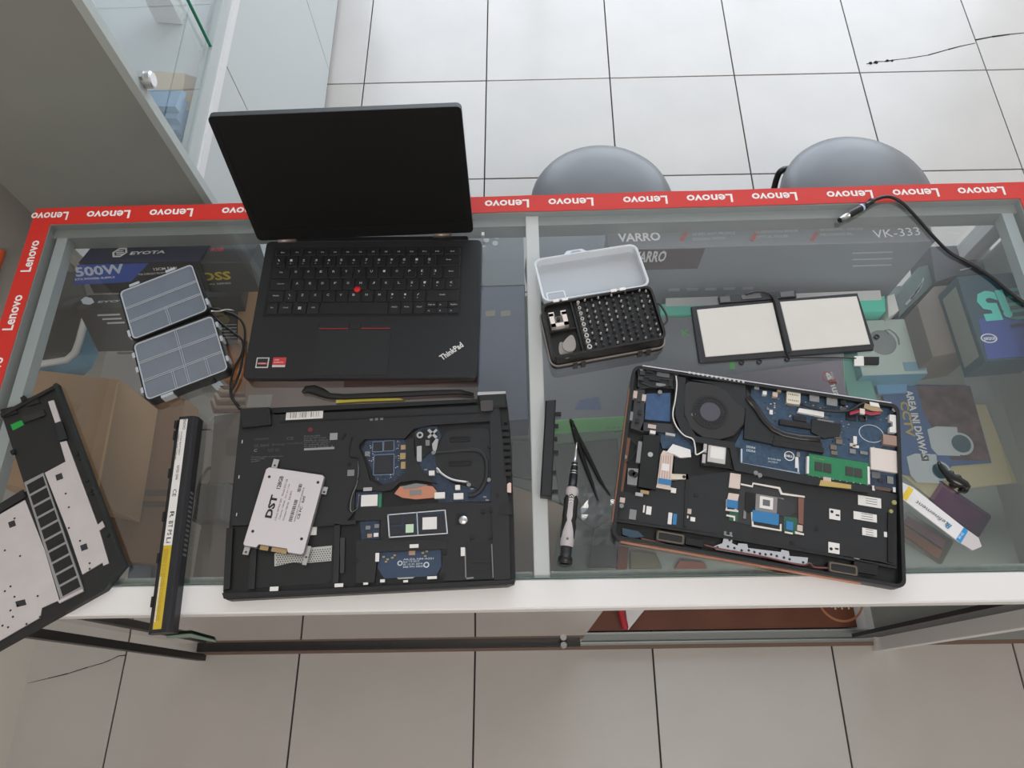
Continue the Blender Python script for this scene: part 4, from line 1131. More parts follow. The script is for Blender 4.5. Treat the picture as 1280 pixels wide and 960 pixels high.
# right hand details
for i in range(8):
    sprism('vent_slot', [(627 + i * .4, 532 + i * 8.3), (636.5 + i * .35, 531.5 + i * 8.3), (636.8 + i * .35, 536.5 + i * 8.3), (627.3 + i * .4, 537 + i * 8.3)], .0212, .0216, rubber)
sprism('port_tab', [(634, 605), (637, 603), (639, 604), (639, 616), (634, 615)], .0212, .0222, M('pinkish tab', (220, 190, 180), .5))
sprism('cell_holder', [(581, 679), (614, 677), (616, 723), (583, 724)], .0196, .0203, blk)
g = G(sf); a = sz(586, 713, .0203); b = sz(612, 700, .0203); g.ring(rr(a[0], a[1], b[0], b[1], .006, 5), rr(a[0] + .002, a[1] + .002, b[0] - .002, b[1] - .002, .005, 5), .0203, .0209, blk3); g.build('oval_seal', sh)
for pl in ([(580.5, 685), (582, 685), (583, 722), (581.5, 722)], [(583, 722), (592, 721), (592, 723), (583, 724)], [(614, 680), (615.2, 680), (617, 722), (615.8, 722)]):
    sprism('metal_edge', pl, .0203, .0212, steel_d)
sbox('recess', 570, 656, 584, 641, .0190, .0193, blk2); g = G(sf); c = sz(579, 650, .0193); g.lathe([(.0052, .0193), (.004, .0205), (.0001, .0210)], c[0], c[1], steel, 14); lab(g.build('metal_dome', sh), 'small shiny metal dome')
sprism('hatch', [(624, 629), (639, 628), (640, 643), (625, 644)], .0212, .0218, blk)
for x, y in ((622, 619), (632, 526), (604, 639), (614, 638), (613, 671), (590, 672), (556, 691), (554, 720), (446, 700), (430, 543), (436, 580), (428, 547), (622, 498), (612, 558)):
    g = G(sf); c = sz(x, y, .021); g.cyl(c[0], c[1], .0185, .0216, .0024, rubber, 10); g.build('screw_hole', sh)
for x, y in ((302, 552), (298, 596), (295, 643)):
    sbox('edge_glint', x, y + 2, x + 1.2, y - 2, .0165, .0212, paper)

# ---- solid state drive lying on the shell
zd = ZG + .0220
q = [(332, 583), (400, 594), (379, 694), (303, 682)]
dA = P(303, 682, zd + .006); dB = P(379, 694, zd + .006)
df = Fr((dA.x, dA.y, zd), dB - dA)
dw = (dB - dA).length; dh = df.px(332, 583, .006)[1]
dr = E('solid_state_drive', df.w((dw / 2, dh / 2, 0)), 'white solid state drive with black print lying tilted on the upturned laptop', 'drive')
bodym = M('drive shell', (206, 200, 204), .45)
g = G(df); g.prism([(0.002, 0), (0.016, 0), (.018, .004), (.0535, .004), (.0555, 0), (dw - .002, 0), (dw, .002), (dw, dh - .002), (dw - .003, dh), (.003, dh), (0, dh - .003), (0, .002)], 0, .006, bodym, c=.0006, side=M('drive edge', (120, 116, 118), .4)); g.build('shell', dr)
g = G(df); g.box(.0175, -.0005, .0005, .054, .0042, .003, blk2); cn = g.build('connector', dr)
for a, b in ((.020, .030), (.034, .0525)):
    g = G(df); g.box(a, -.001, .003, b, .0042, .0034, gold); g.build('gold_contact', cn)
dp = M('black print', (36, 34, 38), .6)
def dtext(st, u0, v0, v1, h, bold=0.0):
    g = G(df); g.text(st, (u0, v0), (u0, v1), h, .0062, dp, bold); return g.build('printing', dr)
dtext('DST', .0245, .036, .064, .0085, .045)
dtext('128GB', .0245, .072, .088, .005, .02)
for i, (s_, a, b) in enumerate((('2.5inch SATA3 SSD   Model DST128', .034, .085), ('Capacity 128GB   DC 5V 1.5A', .036, .08), ('Firmware T0419A   S/N 0072', .036, .072))):
    dtext(s_, .0305 + i * .0048, a, b, .0022)
for i, (a, b) in enumerate(((.036, .062), (.072, .082))):
    g = G(df)
    y = a
    while y < b:
        t = random.choice((.0004, .0008, .0012)); g.box(.0455, y, .006, .0495, y + t, .0062, dp); y += t + .0008
    g.build('barcode', dr)['kind'] = 'stuff'
dtext('WWW.DST-SSD.COM 0020918', .0535, .036, .078, .0018)
dtext('CE FC', .0575, .040, .055, .003, .02); dtext('RoHS', .0575, .060, .068, .003, .02)
for u, v in ((.007, .018), (dw - .007, .018), (.007, dh - .012), (dw - .006, dh - .010)):
    g = G(df); g.cyl(u, v, .0058, .0062, .0018, chip, 12); g.build('screw_hole', dr)
for pl in ([(dw, .012), (dw + .005, .012), (dw + .005, -.010), (dw, -.010)], [(.004, dh), (.011, dh), (.011, dh + .012), (.004, dh + .012)], [(dw, dh - .022), (dw + .006, dh - .022), (dw + .006, dh - .013), (dw, dh - .013)], [(.001, -.009), (.008, -.009), (.008, .001), (.001, .001)]):
    g = G(df); g.prism(pl, .0005, .0015, steel); cx = sum(p[0] for p in pl) / 4; cy = sum(p[1] for p in pl) / 4; g.cyl(cx, cy - .002, .0015, .0017, .0013, chip, 10); lab(g.build('bracket_tab', dr), 'thin steel bracket tab')

# ================================================================ SILVER RIMMED LAPTOP, INSIDES UP
ZD = .018
EW, EH = .332, .227
ea = math.radians(-11.0)
eu = Vector((math.cos(ea), math.sin(ea), 0)); ev = Vector((-eu.y, eu.x, 0))
ef = Fr(Vector((1.0103, .1560, ZG)) - eu * EW / 2 - ev * EH / 2, eu)
de = E('open_chassis_laptop', ef.w((EW / 2, EH / 2, 0)), 'silver rimmed black laptop without bottom cover, fan and green memory showing', 'laptop')
def ez(px, py, z=ZD): return ef.px(px, py, z)
def ebox(name, x0, y0, x1, y1, z0, z1, m, r=0.0, c=0.0, lbl=None, par=None):
    """pixel centre and size measured along the laptop's own axes"""
    a = ez(x0, y0, z1); b = ez(x1, y1, z1)
    g = G(ef); q = (min(a[0], b[0]), min(a[1], b[1]), max(a[0], b[0]), max(a[1], b[1]))
    if r: g.rbox(q[0], q[1], z0, q[2], q[3], z1, m, r=r, c=c)
    else: g.box(q[0], q[1], z0, q[2], q[3], z1, m, c=c)
    o = g.build(name, par or de)
    if lbl: lab(o, lbl)
    return o
def epr(name, pl, z0, z1, m, lbl=None, par=None, c=0.0, side=None):
    g = G(ef); g.prism([ez(x, y, z1) for x, y in pl], z0, z1, m, c, side)
    o = g.build(name, par or de)
    if lbl: lab(o, lbl)
    return o
def erc(name, x, y, w_, h_, z0, z1, m, lbl=None, par=None, c=0.0, r=0.0):
    """rectangle aligned with the laptop: centre in pixels, size in metres"""
    u, v = ez(x, y, z1); g = G(ef)
    if r: g.rbox(u - w_ / 2, v - h_ / 2, z0, u + w_ / 2, v + h_ / 2, z1, m, r=r, c=c)
    else: g.box(u - w_ / 2, v - h_ / 2, z0, u + w_ / 2, v + h_ / 2, z1, m, c=c)
    o = g.build(name, par or de)
    if lbl: lab(o, lbl)
    return o
def ecyl(name, x, y, r, z0, z1, m, n=12, par=None, lbl=None):
    u, v = ez(x, y, z1); g = G(ef); g.cyl(u, v, z0, z1, r, m, n); o = g.build(name, par or de)
    if lbl: lab(o, lbl)
    return o
def etx(st, a, b, h, z, m, bold=0, par=None):
    g = G(ef); g.text(st, ez(a[0], a[1], z), ez(b[0], b[1], z), h, z + .0002, m, bold); return g.build('printing', par or de)
def etube(name, pl, z, r, m, par=None, lbl=None, zs=None):
    q = [Vector(ez(x, y, z) + ((zs[i] if zs else z),)) for i, (x, y) in enumerate(pl)]
    g = G(ef); g.tube(curve(q, 5), r, m, 6); o = g.build(name, par or de)
    if lbl: lab(o, lbl)
    return o
FL = .0085
out = rr(0, 0, EW, EH, .010, 4); inn = rr(.004, .004, EW - .004, EH - .004, .007, 4)
g = G(ef); g.prism(out, .001, FL, blk2); g.build('base', de)
g = G(ef); g.ring(out, inn, FL, ZD, blk); g.build('wall', de)
g = G(ef); g.box(.012, EH - .0002, .006, EW - .010, EH + .0012, ZD + .0006, M('silver rim', (224, 222, 226), .25, .8)); g.box(.012, -.0012, .004, EW * .86, .0004, .011, copper); g.box(-.0012, .02, .004, .0003, EH - .03, .011, copper); lab(g.build('rim', de), 'bright rim')
wl_ = M('chassis black', (30, 31, 34), .5, noise=.12, nscale=60)
# palm plate
epr('palm_plate', [(775, 614), (800, 618), (858, 596), (906, 590), (940, 584), (1008, 598), (1088, 610), (1121, 618), (1121, 708), (1100, 702), (1036, 692), (900, 668), (772, 649)], FL, .0125, wl_, 'black palm rest plate')
epr('rib', [(771, 649), (858, 662), (900, 668), (1036, 692), (1121, 708), (1121, 711), (1036, 695), (858, 665), (771, 652)], FL, .0150, blk)
epr('rib', [(858, 570), (864, 570), (858, 658), (855, 658)], FL, .0140, blk)
epr('frame_rail', [(846, 470), (857, 472), (855, 520), (870, 545), (918, 553), (924, 578), (1008, 594), (1086, 607), (1085, 616), (1008, 605), (918, 588), (912, 560), (868, 552), (852, 540), (844, 520)], FL, .0165, wl_, 'black frame rail')
# blue boards
mb = epr('motherboard', [(926, 584), (918, 556), (932, 530), (940, 482), (1000, 486), (1090, 500), (1122, 514), (1122, 612), (1088, 610), (1008, 596)], FL, .0105, pcb_blue, 'large blue motherboard')
ub = epr('circuit_board', [(808, 492), (838, 491), (838, 527), (806, 524)], FL, .0120, M('bright blue board', (58, 86, 124), .4, noise=.15, nscale=200), 'bright blue board in the upper corner')
epr('frame_plate', [(797, 462), (846, 468), (846, 486), (797, 484)], FL, .0150, wl_); epr('frame_plate', [(795, 486), (806, 487), (804, 540), (788, 535)], FL, .0150, dgrey)
epr('frame_plate', [(804, 528), (840, 530), (846, 542), (800, 538)], FL, .0150, dgrey)
epr('circuit_board', [(822, 540), (850, 540), (868, 552), (866, 566), (828, 560)], FL, .0108, pcb_blue)
for x, y, w_, h_, m in ((829, 467, .016, .009, mgrey), (826, 481, .012, .004, steel_d), (805, 497, .005, .009, M('beige foam', (196, 178, 168), .7)), (794, 493, .005, .010, MATS['beige foam']), (815, 533, .010, .005, MATS['beige foam']), (816, 540, .007, .004, paper), (789, 520, .004, .012, steel_d), (838, 543, .012, .0035, steel)):
    erc('component', x, y, w_, h_, FL, .0158, m)
for x, y in ((802, 461), (781, 571), (777, 632), (867, 518), (950, 594), (1118, 512), (945, 591), (825, 490)):
    ecyl('screw', x, y, .0028, FL, .0168, steel_d, 12)
for pl in (((797, 470), (812, 472), (830, 474), (845, 476)), ((800, 478), (818, 484), (838, 482)), ((798, 486), (812, 484))):
    etube('cable', pl, .0155, .0011, blk)
for x, y, w_, h_ in ((803, 466, .006, .006), (812, 463, .008, .006), (801, 473, .007, .005), (818, 474, .014, .0035), (838, 479, .004, .008), (799, 500, .004, .004), (800, 515, .004, .006), (845, 468, .006, .004), (797, 526, .005, .005)):
    erc('boss', x, y, w_, h_, .0145, .0172, random.choice((blk, dgrey, wl_)))
# vents along the rear edge
for i in range(13):
    erc('vent_slot', 862 + i * 5.6, 465.5 + i * .95, .0028, .0035, ZD, ZD + .0004, M('vent white', (200, 200, 200), .5))
# fan
fz = .0165
fn = epr('fan_housing', [(855, 482), (862, 476), (890, 480), (908, 488), (920, 502), (932, 512), (930, 530), (918, 544), (900, 549), (880, 547), (862, 534), (855, 518)], FL, fz, M('fan grey', (44, 42, 44), .45), 'round fan in its housing', c=.0008)
epr('duct', [(862, 474), (932, 480), (933, 511), (920, 510), (905, 488), (890, 480)], FL, .0158, wl_)
u, v = ez(887.5, 515, fz)
g = G(ef); g.ring([(u + .0225 * math.cos(t), v + .0225 * math.sin(t)) for t in [i * math.pi / 18 for i in range(36)]], [(u + .0190 * math.cos(t), v + .0190 * math.sin(t)) for t in [i * math.pi / 18 for i in range(36)]], fz, fz + .0006, blk); g.cyl(u, v, fz, fz + .0002, .0190, blk2, 30); g.build('inlet_ring', fn)
for i in range(27):
    a = 2 * math.pi * i / 27
    g = G(ef)
    p0 = (u + .0135 * math.cos(a), v + .0135 * math.sin(a)); p1 = (u + .0186 * math.cos(a + .22), v + .0186 * math.sin(a + .22)); n_ = (-math.sin(a) * .0005, math.cos(a) * .0005)
    g.prism([(p0[0] - n_[0], p0[1] - n_[1]), (p1[0] - n_[0], p1[1] - n_[1]), (p1[0] + n_[0], p1[1] + n_[1]), (p0[0] + n_[0], p0[1] + n_[1])], fz, fz + .0005, dgrey)
    g.build('blade', fn)
g = G(ef); g.cyl(u, v, fz, fz + .0012, .0132, M('fan hub', (78, 76, 86), .4), 28, r2=.0125); g.build('hub', fn)
# heat pipe and fins
hp_m = M('black heat pipe', (34, 32, 34), .38)
epr('heatsink_plate', [(933, 486), (943, 500), (960, 528), (978, 545), (970, 556), (930, 548), (932, 512)], FL, .0150, wl_)
g = G(ef); g.tube([Vector(ez(x, y, .0160) + (.0160,)) for x, y in ((934, 497), (946, 511), (955, 525), (966, 536), (980, 543), (1000, 547), (1025, 549))], .0042, hp_m, 8, flat=.45); lab(g.build('heat_pipe', de), 'black bent heat pipe')
for i, (x0, y0, x1, y1) in enumerate(((975, 527, 1014, 534), (968, 548, 1028, 556), (966, 554, 1030, 563))):
    a = ez(x0, y0, .0165); b = ez(x1, y1, .0165); g = G(ef); g.box(a[0], min(a[1], b[1]) - .002, FL, b[0], min(a[1], b[1]) + .0045, .0162, hp_m); g.build('heatsink_bar', de)
epr('heat_plate', [(1015, 524), (1052, 530), (1050, 545), (1030, 548), (1014, 540)], FL, .0140, wl_)
# connectors on the rear
for x, y, w_, h_, m in ((992, 497, .017, .017, M('sim tray', (222, 214, 196), .4, .4)), (1018, 497, .012, .011, steel_d), (1040, 501, .013, .013, steel_d), (969, 493, .006, .006, MATS['beige foam']), (956, 491, .005, .005, paper), (946, 484, .006, .006, steel_d), (974, 488, .005, .004, gold), (1054, 503, .006, .006, blk)):
    o = erc('port', x, y, w_, h_, FL, .0160, m)
for i in range(6):
    for j in range(2):
        erc('contact', 986 + i * 2.3, 492.5 + j * 7 + i * .4, .0009, .0016, .0160, .0162, chip)
epr('ribbon_cable', [(999, 510), (1030, 515), (1030, 521), (997, 515)], .0120, .0162, M('white ribbon', (222, 220, 220), .4), 'white ribbon cable')
etube('cable', [(1000, 505), (1030, 513), (1060, 514), (1075, 506), (1082, 503)], .0165, .0018, blk)
epr('power_jack', [(1081, 504), (1098, 508), (1104, 514), (1092, 514), (1080, 510)], .0105, .0178, M('tan power jack', (172, 150, 118), .4, .3), 'tan power jack')
epr('white_tab', [(1087, 502), (1098, 504), (1100, 509), (1088, 507)], .0165, .0184, paper)
for i, (cc, dy) in enumerate((((170, 30, 60), 0), ((200, 60, 90), 1.8), ((24, 22, 24), -2), ((24, 22, 24), 3.6))):
    etube('wire', [(1062, 516 + dy), (1076, 513 + dy), (1088, 516 + dy), (1100, 515 + dy)], .0170, .0009, M('wire %d' % i, cc, .4))
erc('wire_clip', 1078, 514, .006, .007, .0150, .0182, M('cream clip', (214, 204, 190), .5))
u, v = ez(1089, 542, .0105); R_ = [(.0150 * math.cos(t), .0118 * math.sin(t)) for t in [i * math.pi / 12 for i in range(24)]]
g = G(ef); g.ring([(u + a, v + b) for a, b in R_], [(u + a * .94, v + b * .94) for a, b in R_], .0105, .0108, bprint); lab(g.build('ring_print', mb), 'white ring print')
epr('hinge_bracket', [(1112, 518), (1121, 519), (1122, 541), (1112, 540), (1112, 534), (1116, 533), (1116, 527), (1112, 526)], FL, .0160, paper, 'white metal bracket')
erc('port', 1113, 550, .017, .013, FL, .0165, M('pink beige port', (166, 138, 126), .4, .3))
erc('shield', 1105, 575, .031, .028, FL, .0145, M('cream shield', (216, 206, 200), .45), 'square cream metal shield')
sb = epr('circuit_board', [(1088, 591), (1120, 596), (1119, 614), (1086, 608)], FL, .0118, pcb_navy, 'small navy board')
for x, y, w_, h_, m in ((1095, 594, .010, .008, mgrey), (1113, 600, .007, .009, steel_d), (1103, 611, .019, .004, M('brown socket', (92, 76, 68), .5)), (1092, 610, .003, .006, paper), (1118, 612, .003, .006, paper), (1101, 600, .006, .004, chip)):
    erc('component', x, y, w_, h_, .0118, .0130, m, par=sb)
# memory
rm = epr('memory_module', [(1011, 567), (1086, 579), (1084, 606), (1009, 594)], FL, .0150, pcb_green, 'green memory module')
for x, y in ((1023.5, 583), (1034.5, 585), (1062, 589), (1073, 591)):
    erc('chip', x, y, .0088, .0110, .0150, .0160, M('dark chip', (58, 58, 56), .45), par=rm)
erc('socket_clip', 1010, 581, .0025, .022, FL, .0160, paper); erc('socket_clip', 1086, 594, .0025, .022, FL, .0160, paper)
etx('PC4 8GB', (1016, 573), (1030, 575.5), .0016, .0150, gold, 0, rm)
for i in range(8): erc('component', 1016 + i * 8.5, 595.5 + i * 1.3, .0012, .0010, .0150, .0154, paper, par=rm)
epr('gold_spring', [(1026, 600), (1064, 606), (1064, 611), (1024, 607)], .0125, .0170, M('brass foil', (206, 178, 112), .35, .6), 'brass spring strip'); erc('foam_pad', 1034, 599, .009, .005, .0150, .0168, MATS['beige foam'])
# logo and prints on the board
u, v = ez(986.5, 570, .0105); g = G(ef); g.ring([(u + .0062 * math.cos(t), v + .0062 * math.sin(t)) for t in [i * math.pi / 12 for i in range(24)]], [(u + .0052 * math.cos(t), v + .0052 * math.sin(t)) for t in [i * math.pi / 12 for i in range(24)]], .0105, .0108, white); g.build('logo_ring', mb)
etx('DELL', (981.3, 570.6), (991.3, 572.2), .0026, .0105, white, .04, mb)
etx('DDR4', (933, 559.5), (944, 561.5), .003, .0105, bprint, .02, mb); etx('DDR4', (933, 564), (944, 566), .003, .0105, bprint, .02, mb)
etx('E7270 MB', (960, 574), (976, 576.5), .0020, .0105, bprint, .01, mb); etx('LA-C451P', (960, 577.5), (972, 579.5), .0020, .0105, bprint, .01, mb)
for pl in ([(926, 578), (1000, 591), (1000, 592.4), (926, 579.4)], [(926, 561), (928, 561), (928, 578), (926, 578)], [(996, 572), (998, 572), (999, 590), (997, 590)]):
    epr('board_edge', pl, .0105, .0112, M('pale board edge', (190, 206, 224), .4), par=mb)
random.seed(11)
comps = [MATS['beige foam'], steel_d, chip, mgrey, paper, M('bronze inductor', (122, 112, 100), .4, .3)]
for x, y, w_, h_, m in ((1047, 545, .0075, .007, 5), (1049, 552, .0075, .006, 5), (1042, 559, .0075, .006, 5), (1043, 566, .0075, .005, 5), (1069, 550, .004, .010, 4), (1066, 556, .007, .004, 0), (1070, 558, .007, .003, 4), (1066, 564, .007, .006, 1), (1080, 566, .009, .004, 1), (1064, 521, .012, .009, 2), (1078, 523, .008, .007, 2), (1082, 522, .004, .005, 1), (1000, 523, .016, .006, 2), (1026, 521, .018, .004, 3), (1032, 526, .020, .003, 1), (988, 506, .008, .004, 3), (964, 515, .004, .006, 4), (960, 511, .003, .003, 1), (1054, 512, .008, .006, 3), (996, 578, .0035, .014, 4), (998, 568, .004, .006, 1)):
    erc('component', x, y, w_, h_, .0105, .0124, comps[m], par=mb)
g = G(ef)
for i in range(330):
    x, y = random.uniform(955, 1120), random.uniform(495, 600)
    if y > 560 and x < 1086: continue
    if 1070 < x < 1108 and 527 < y < 557 or y < 486 + (x - 950) * .16 or (x < 1030 and y > 527): continue
    a = ez(x, y, .0106); w_ = random.choice((.0008, .0012, .0018)); g.box(a[0], a[1], .0105, a[0] + w_, a[1] + w_ * .6, .0113, random.choice((steel_d, MATS['beige foam'], chip, paper, mgrey)))
g.build('small_components', mb)['kind'] = 'stuff'
# antenna wires and wireless card
etube('antenna_wire', [(845, 470), (846, 482), (844, 500), (841, 518), (845, 532), (855, 544), (866, 549), (869, 560), (870, 568), (876, 566), (883, 561)], .0172, .0009, M('white wire', (222, 220, 216), .4), lbl='white antenna wire')
etube('antenna_wire', [(843, 472), (843, 495), (839, 520), (845, 538), (858, 549), (868, 560)], .0168, .0008, cable_m)
wc = epr('wireless_card', [(880, 552), (915, 557), (913, 586), (876, 581)], FL, .0140, blk2, 'silver wireless card')
erc('shield', 896, 568, .0215, .0215, .0140, .0158, M('card shield', (200, 200, 196), .35, .5), par=wc); erc('white_label', 897, 566, .017, .015, .0158, .0160, paper, par=wc); erc('side_tab', 881.5, 560, .004, .011, .0140, .0165, lgrey, par=wc); erc('side_tab', 880, 573, .004, .011, .0140, .0165, lgrey, par=wc)
epr('cover_plate', [(916, 558), (926, 560), (922, 590), (913, 586)], FL, .0130, blk2)
# drive and cables in the left middle
nv = epr('drive_plate', [(804, 544), (826, 544), (820, 612), (797, 608)], FL, .0165, blk2, 'long black drive plate', c=.0006)
ecyl('screw', 813, 568, .0032, .0165, .0172, steel, 14, par=nv); erc('gold_tip', 806, 615, .010, .004, .0110, .0150, gold, par=nv); erc('steel_tip', 799, 618, .009, .004, .0110, .0150, steel, par=nv)
erc('steel_bracket', 799, 565, .005, .028, FL, .0150, steel_d); epr('steel_bracket', [(785, 585), (798, 586), (796, 607), (784, 605)], FL, .0135, steel_d); ecyl('rubber_mount', 790, 591, .004, .0135, .0155, rubber); ecyl('rubber_mount', 794, 593, .0035, .0135, .0155, rubber)
epr('copper_strip', [(780, 545), (788, 548), (778, 620), (770, 650), (768, 640)], FL, .0120, M('copper foil strip', (128, 88, 70), .4, .5)); etube('wire', [(789, 550), (796, 558), (790, 572), (783, 578)], .0135, .0009, blk)
erc('foam_pad', 778, 625, .006, .006, .012, .0165, MATS['beige foam'])
rib = M('pale ribbon', (208, 190, 182), .5)
r1 = epr('ribbon_cable', [(826, 568), (829, 563), (842, 566), (838, 610), (821, 607)], FL, .0155, rib, 'pale striped ribbon cable')
for i in range(5):
    epr('stripe', [(826.5 + i * 2.9, 569 + i * .2), (827.3 + i * 2.9, 569 + i * .2), (823.6 + i * 3.3, 605 + i * .5), (822.8 + i * 3.3, 605 + i * .5)], .0155, .0157, M('ribbon stripe', (170, 140, 130), .5), par=r1)
erc('white_label', 832, 584, .009, .009, .0157, .0159, paper, par=r1)
epr('white_film', [(833, 565), (841, 555), (863, 562), (864, 571), (850, 572), (843, 568)], .0110, .0165, M('white film', (226, 224, 222), .35), 'folded white film')
epr('black_pad', [(843, 572), (863, 575), (861, 592), (842, 592)], FL, .0150, blk2)
erc('connector', 831, 602, .0155, .0065, .0140, .0165, M('blue connector', (52, 118, 170), .45), 'blue connector'); epr('steel_clip', [(838, 592), (860, 593), (861, 599), (838, 599)], FL, .0140, M('cream clip', (214, 204, 190), .5)); ecyl('hole', 855, 596, .0020, .0140, .0143, rubber); erc('white_clip', 829, 609, .019, .003, FL, .0150, M('cream clip', (214, 204, 190), .5)); erc('small_socket', 842, 613, .006, .006, FL, .0140, paper)
# palm rest openings
for x, y, w_, h_, m, l in ((791, 643, .008, .012, steel_d, 0), (811, 638, .006, .010, paper, 0), (805, 636, .002, .009, paper, 0), (837.5, 648, .0045, .014, paper, 0), (843.5, 649, .0045, .013, MATS['blue connector'], 1), (861, 639, .006, .006, MATS['beige foam'], 0), (866, 649, .0055, .005, paper, 0), (859, 646, .003, .003, paper, 0), (1107, 668, .0035, .006, paper, 0), (1071, 699, .006, .002, paper, 0)):
    erc('window', x, y, w_, h_, .0125, .0130, m)
for x, y in ((870, 619), (872, 664), (1018, 607), (1021, 661), (990, 679)):
    erc('slot', x, y, .005, .0045, .0125, .0129, blk2)
for x0, y0 in ((1043.5, 643), (1042.5, 685)):
    o = erc('white_plate', x0, y0, .0125, .0125, .0125, .0131, paper); ecyl('hole', x0 - 3.5, y0 - 3.5 if y0 < 660 else y0 + 1, .0018, .0131, .0134, rubber, par=o); erc('slot', x0 + 3.5, y0 + 1, .004, .002, .0131, .0134, rubber, par=o)
for x, y, w_, h_ in ((1087, 627, .0265, .0120), (1081.5, 646, .0265, .0095), (1087, 665.5, .0165, .0088)):
    o = erc('white_label', x, y, w_, h_, .0125, .0128, paper)
    for k_ in range(3): erc('print_line', x + (2.5 if w_ > .02 else 0), y - 3.2 + k_ * 3, w_ * .5, .0006, .0128, .0130, mgrey, par=o)
# touchpad window
tpd = epr('touchpad_well', [(926, 604), (1006, 619), (1004, 668), (920, 653)], .0125, .0128, M('well grey', (48, 48, 50), .5), 'touchpad well')
wire = M('bright edge wire', (222, 214, 208), .35)
for pl in ([(926, 604), (940, 607), (941, 603), (975, 609), (978, 616), (1006, 620), (1006, 622), (976, 618), (973, 611), (942, 605), (941, 609), (926, 606)], [(919, 620), (921, 620), (921, 637), (923, 638), (923, 640), (907, 638), (907, 636), (918, 637)]):
    epr('edge_wire', pl, .0128, .0142, wire, par=tpd)
erc('chip_plate', 958, 630, .040, .021, .0128, .0134, M('plate silver', (150, 146, 146), .3, .6), par=tpd); erc('white_label', 958, 628.5, .0155, .0145, .0134, .0137, paper, par=tpd); erc('chip', 958, 628.5, .0085, .0075, .0137, .0138, mgrey, par=tpd)
erc('black_tab', 938, 628, .012, .024, .0128, .0140, blk2, par=tpd); epr('black_tab', [(972, 622), (990, 628), (996, 640), (985, 646), (971, 644)], .0128, .0136, dgrey, par=tpd)
erc('connector', 957, 647, .0305, .0135, .0128, .0150, MATS['blue connector'], 'wide blue connector', tpd)
for pl in ([(939, 640), (941, 640), (942, 656), (975, 662), (975, 655), (977, 655), (977, 664), (940, 658)],): epr('edge_wire', pl, .0128, .0146, wire, par=tpd)
epr('brown_strip', [(998, 622), (1005, 623), (1004, 656), (998, 654)], .0128, .0150, M('brown strip', (120, 82, 72), .45), par=tpd); erc('foam_pad', 1000, 660, .006, .007, .0128, .0155, MATS['beige foam'], par=tpd)
epr('green_board', [(980, 645), (998, 648), (996, 668), (980, 665)], .0128, .0135, M('dark green board', (44, 92, 74), .45), par=tpd); erc('connector', 987, 657, .008, .010, .0135, .0150, MATS['blue connector'], par=tpd)
for pl in ([(981, 664), (991, 666), (991, 668), (981, 666)], [(994, 664), (1005, 667), (1005, 669), (994, 667)]): epr('edge_wire', pl, .0135, .0146, wire, par=tpd)
r2 = epr('ribbon_cable', [(913, 591), (926, 593), (925, 611), (911, 609)], .0125, .0150, rib); r3 = epr('ribbon_cable', [(911, 616), (924, 618), (922, 627), (909, 625)], .0125, .0150, rib)
erc('connector', 915.5, 630, .0130, .0095, .0125, .0155, MATS['blue connector']); epr('edge_wire', [(908, 624), (909.5, 624), (909, 636), (922, 638.5), (922, 640), (907.5, 638)], .0125, .0145, wire)
erc('green_board', 917, 645, .010, .012, .0125, .0130, MATS['dark green board']); erc('steel_tab', 931, 643, .003, .010, .0125, .0140, steel_d); epr('edge_wire', [(908, 643), (919, 645), (919, 651), (917, 651), (917, 647), (908, 645)], .0130, .0140, wire)
# perforated steel strip and speakers
ps = epr('steel_strip', [(892, 683), (903, 679), (906, 668), (916, 670), (915, 679), (922, 682), (923, 679), (934, 680), (935, 685), (976, 690), (977, 687), (986, 689), (987, 695), (1010, 697), (1009, 706), (895, 687)], .0125, .0140, M('perforated steel', (196, 198, 204), .3, .5), 'perforated steel strip')
for x, y in ((897, 684), (910, 683), (918, 685), (927, 688), (936, 688), (943, 690), (950, 692), (957, 693), (964, 693), (971, 695), (980, 697), (987, 699), (1004, 703), (912, 675)):
    ecyl('hole', x, y, .0016, .0140, .0142, chip, 6, par=ps)
epr('steel_tab', [(905, 664), (908, 664), (908, 669), (905, 669)], .0125, .0142, steel_d); epr('steel_tab', [(912, 665), (915, 665), (915, 670), (912, 670)], .0125, .0142, steel_d)
for x, y in ((838, 672), (1054, 711)):
    sp = erc('speaker', x, y, .0335, .0130, FL, .0160, blk, 'slim speaker', r=.002); u, v = ez(x, y, .016); g = G(ef)
    g.ring(rr(u - .0155, v - .0055, u + .0155, v + .0055, .002, 2), rr(u - .0138, v - .0040, u + .0138, v + .0040, .0015, 2), .0160, .0166, M('bronze outline', (112, 100, 86), .4, .4)); g.build('outline', sp)
epr('corner_cable', [(778, 660), (798, 664), (805, 671), (790, 673), (778, 668)], FL, .0140, M('bluish film', (52, 72, 88), .35)); epr('copper_strip', [(800, 672), (820, 676), (840, 682), (838, 684), (806, 677)], FL, .0140, M('copper foil strip', (128, 88, 70), .4, .5))
etube('cable', [(880, 681), (900, 686), (950, 695), (1000, 706), (1012, 704), (1018, 709), (1035, 710)], .0150, .0010, M('red brown cable', (112, 60, 56), .45))
epr('rubber_block', [(1068, 700), (1098, 706), (1096, 719), (1066, 714)], FL, .0150, blk2); epr('rubber_block', [(858, 672), (880, 676), (878, 684), (857, 680)], FL, .0150, blk2)
ecyl('brass_screw', 1118, 628, .0028, .0125, .0150, M('brass screw', (170, 166, 110), .4, .5)); ecyl('brass_screw', 1114, 639, .0024, .0125, .0150, M('brass screw', (170, 166, 110), .4, .5))
epr('side_rail', [(1110, 640), (1117, 641), (1117, 704), (1110, 702)], .0125, .0145, blk2)

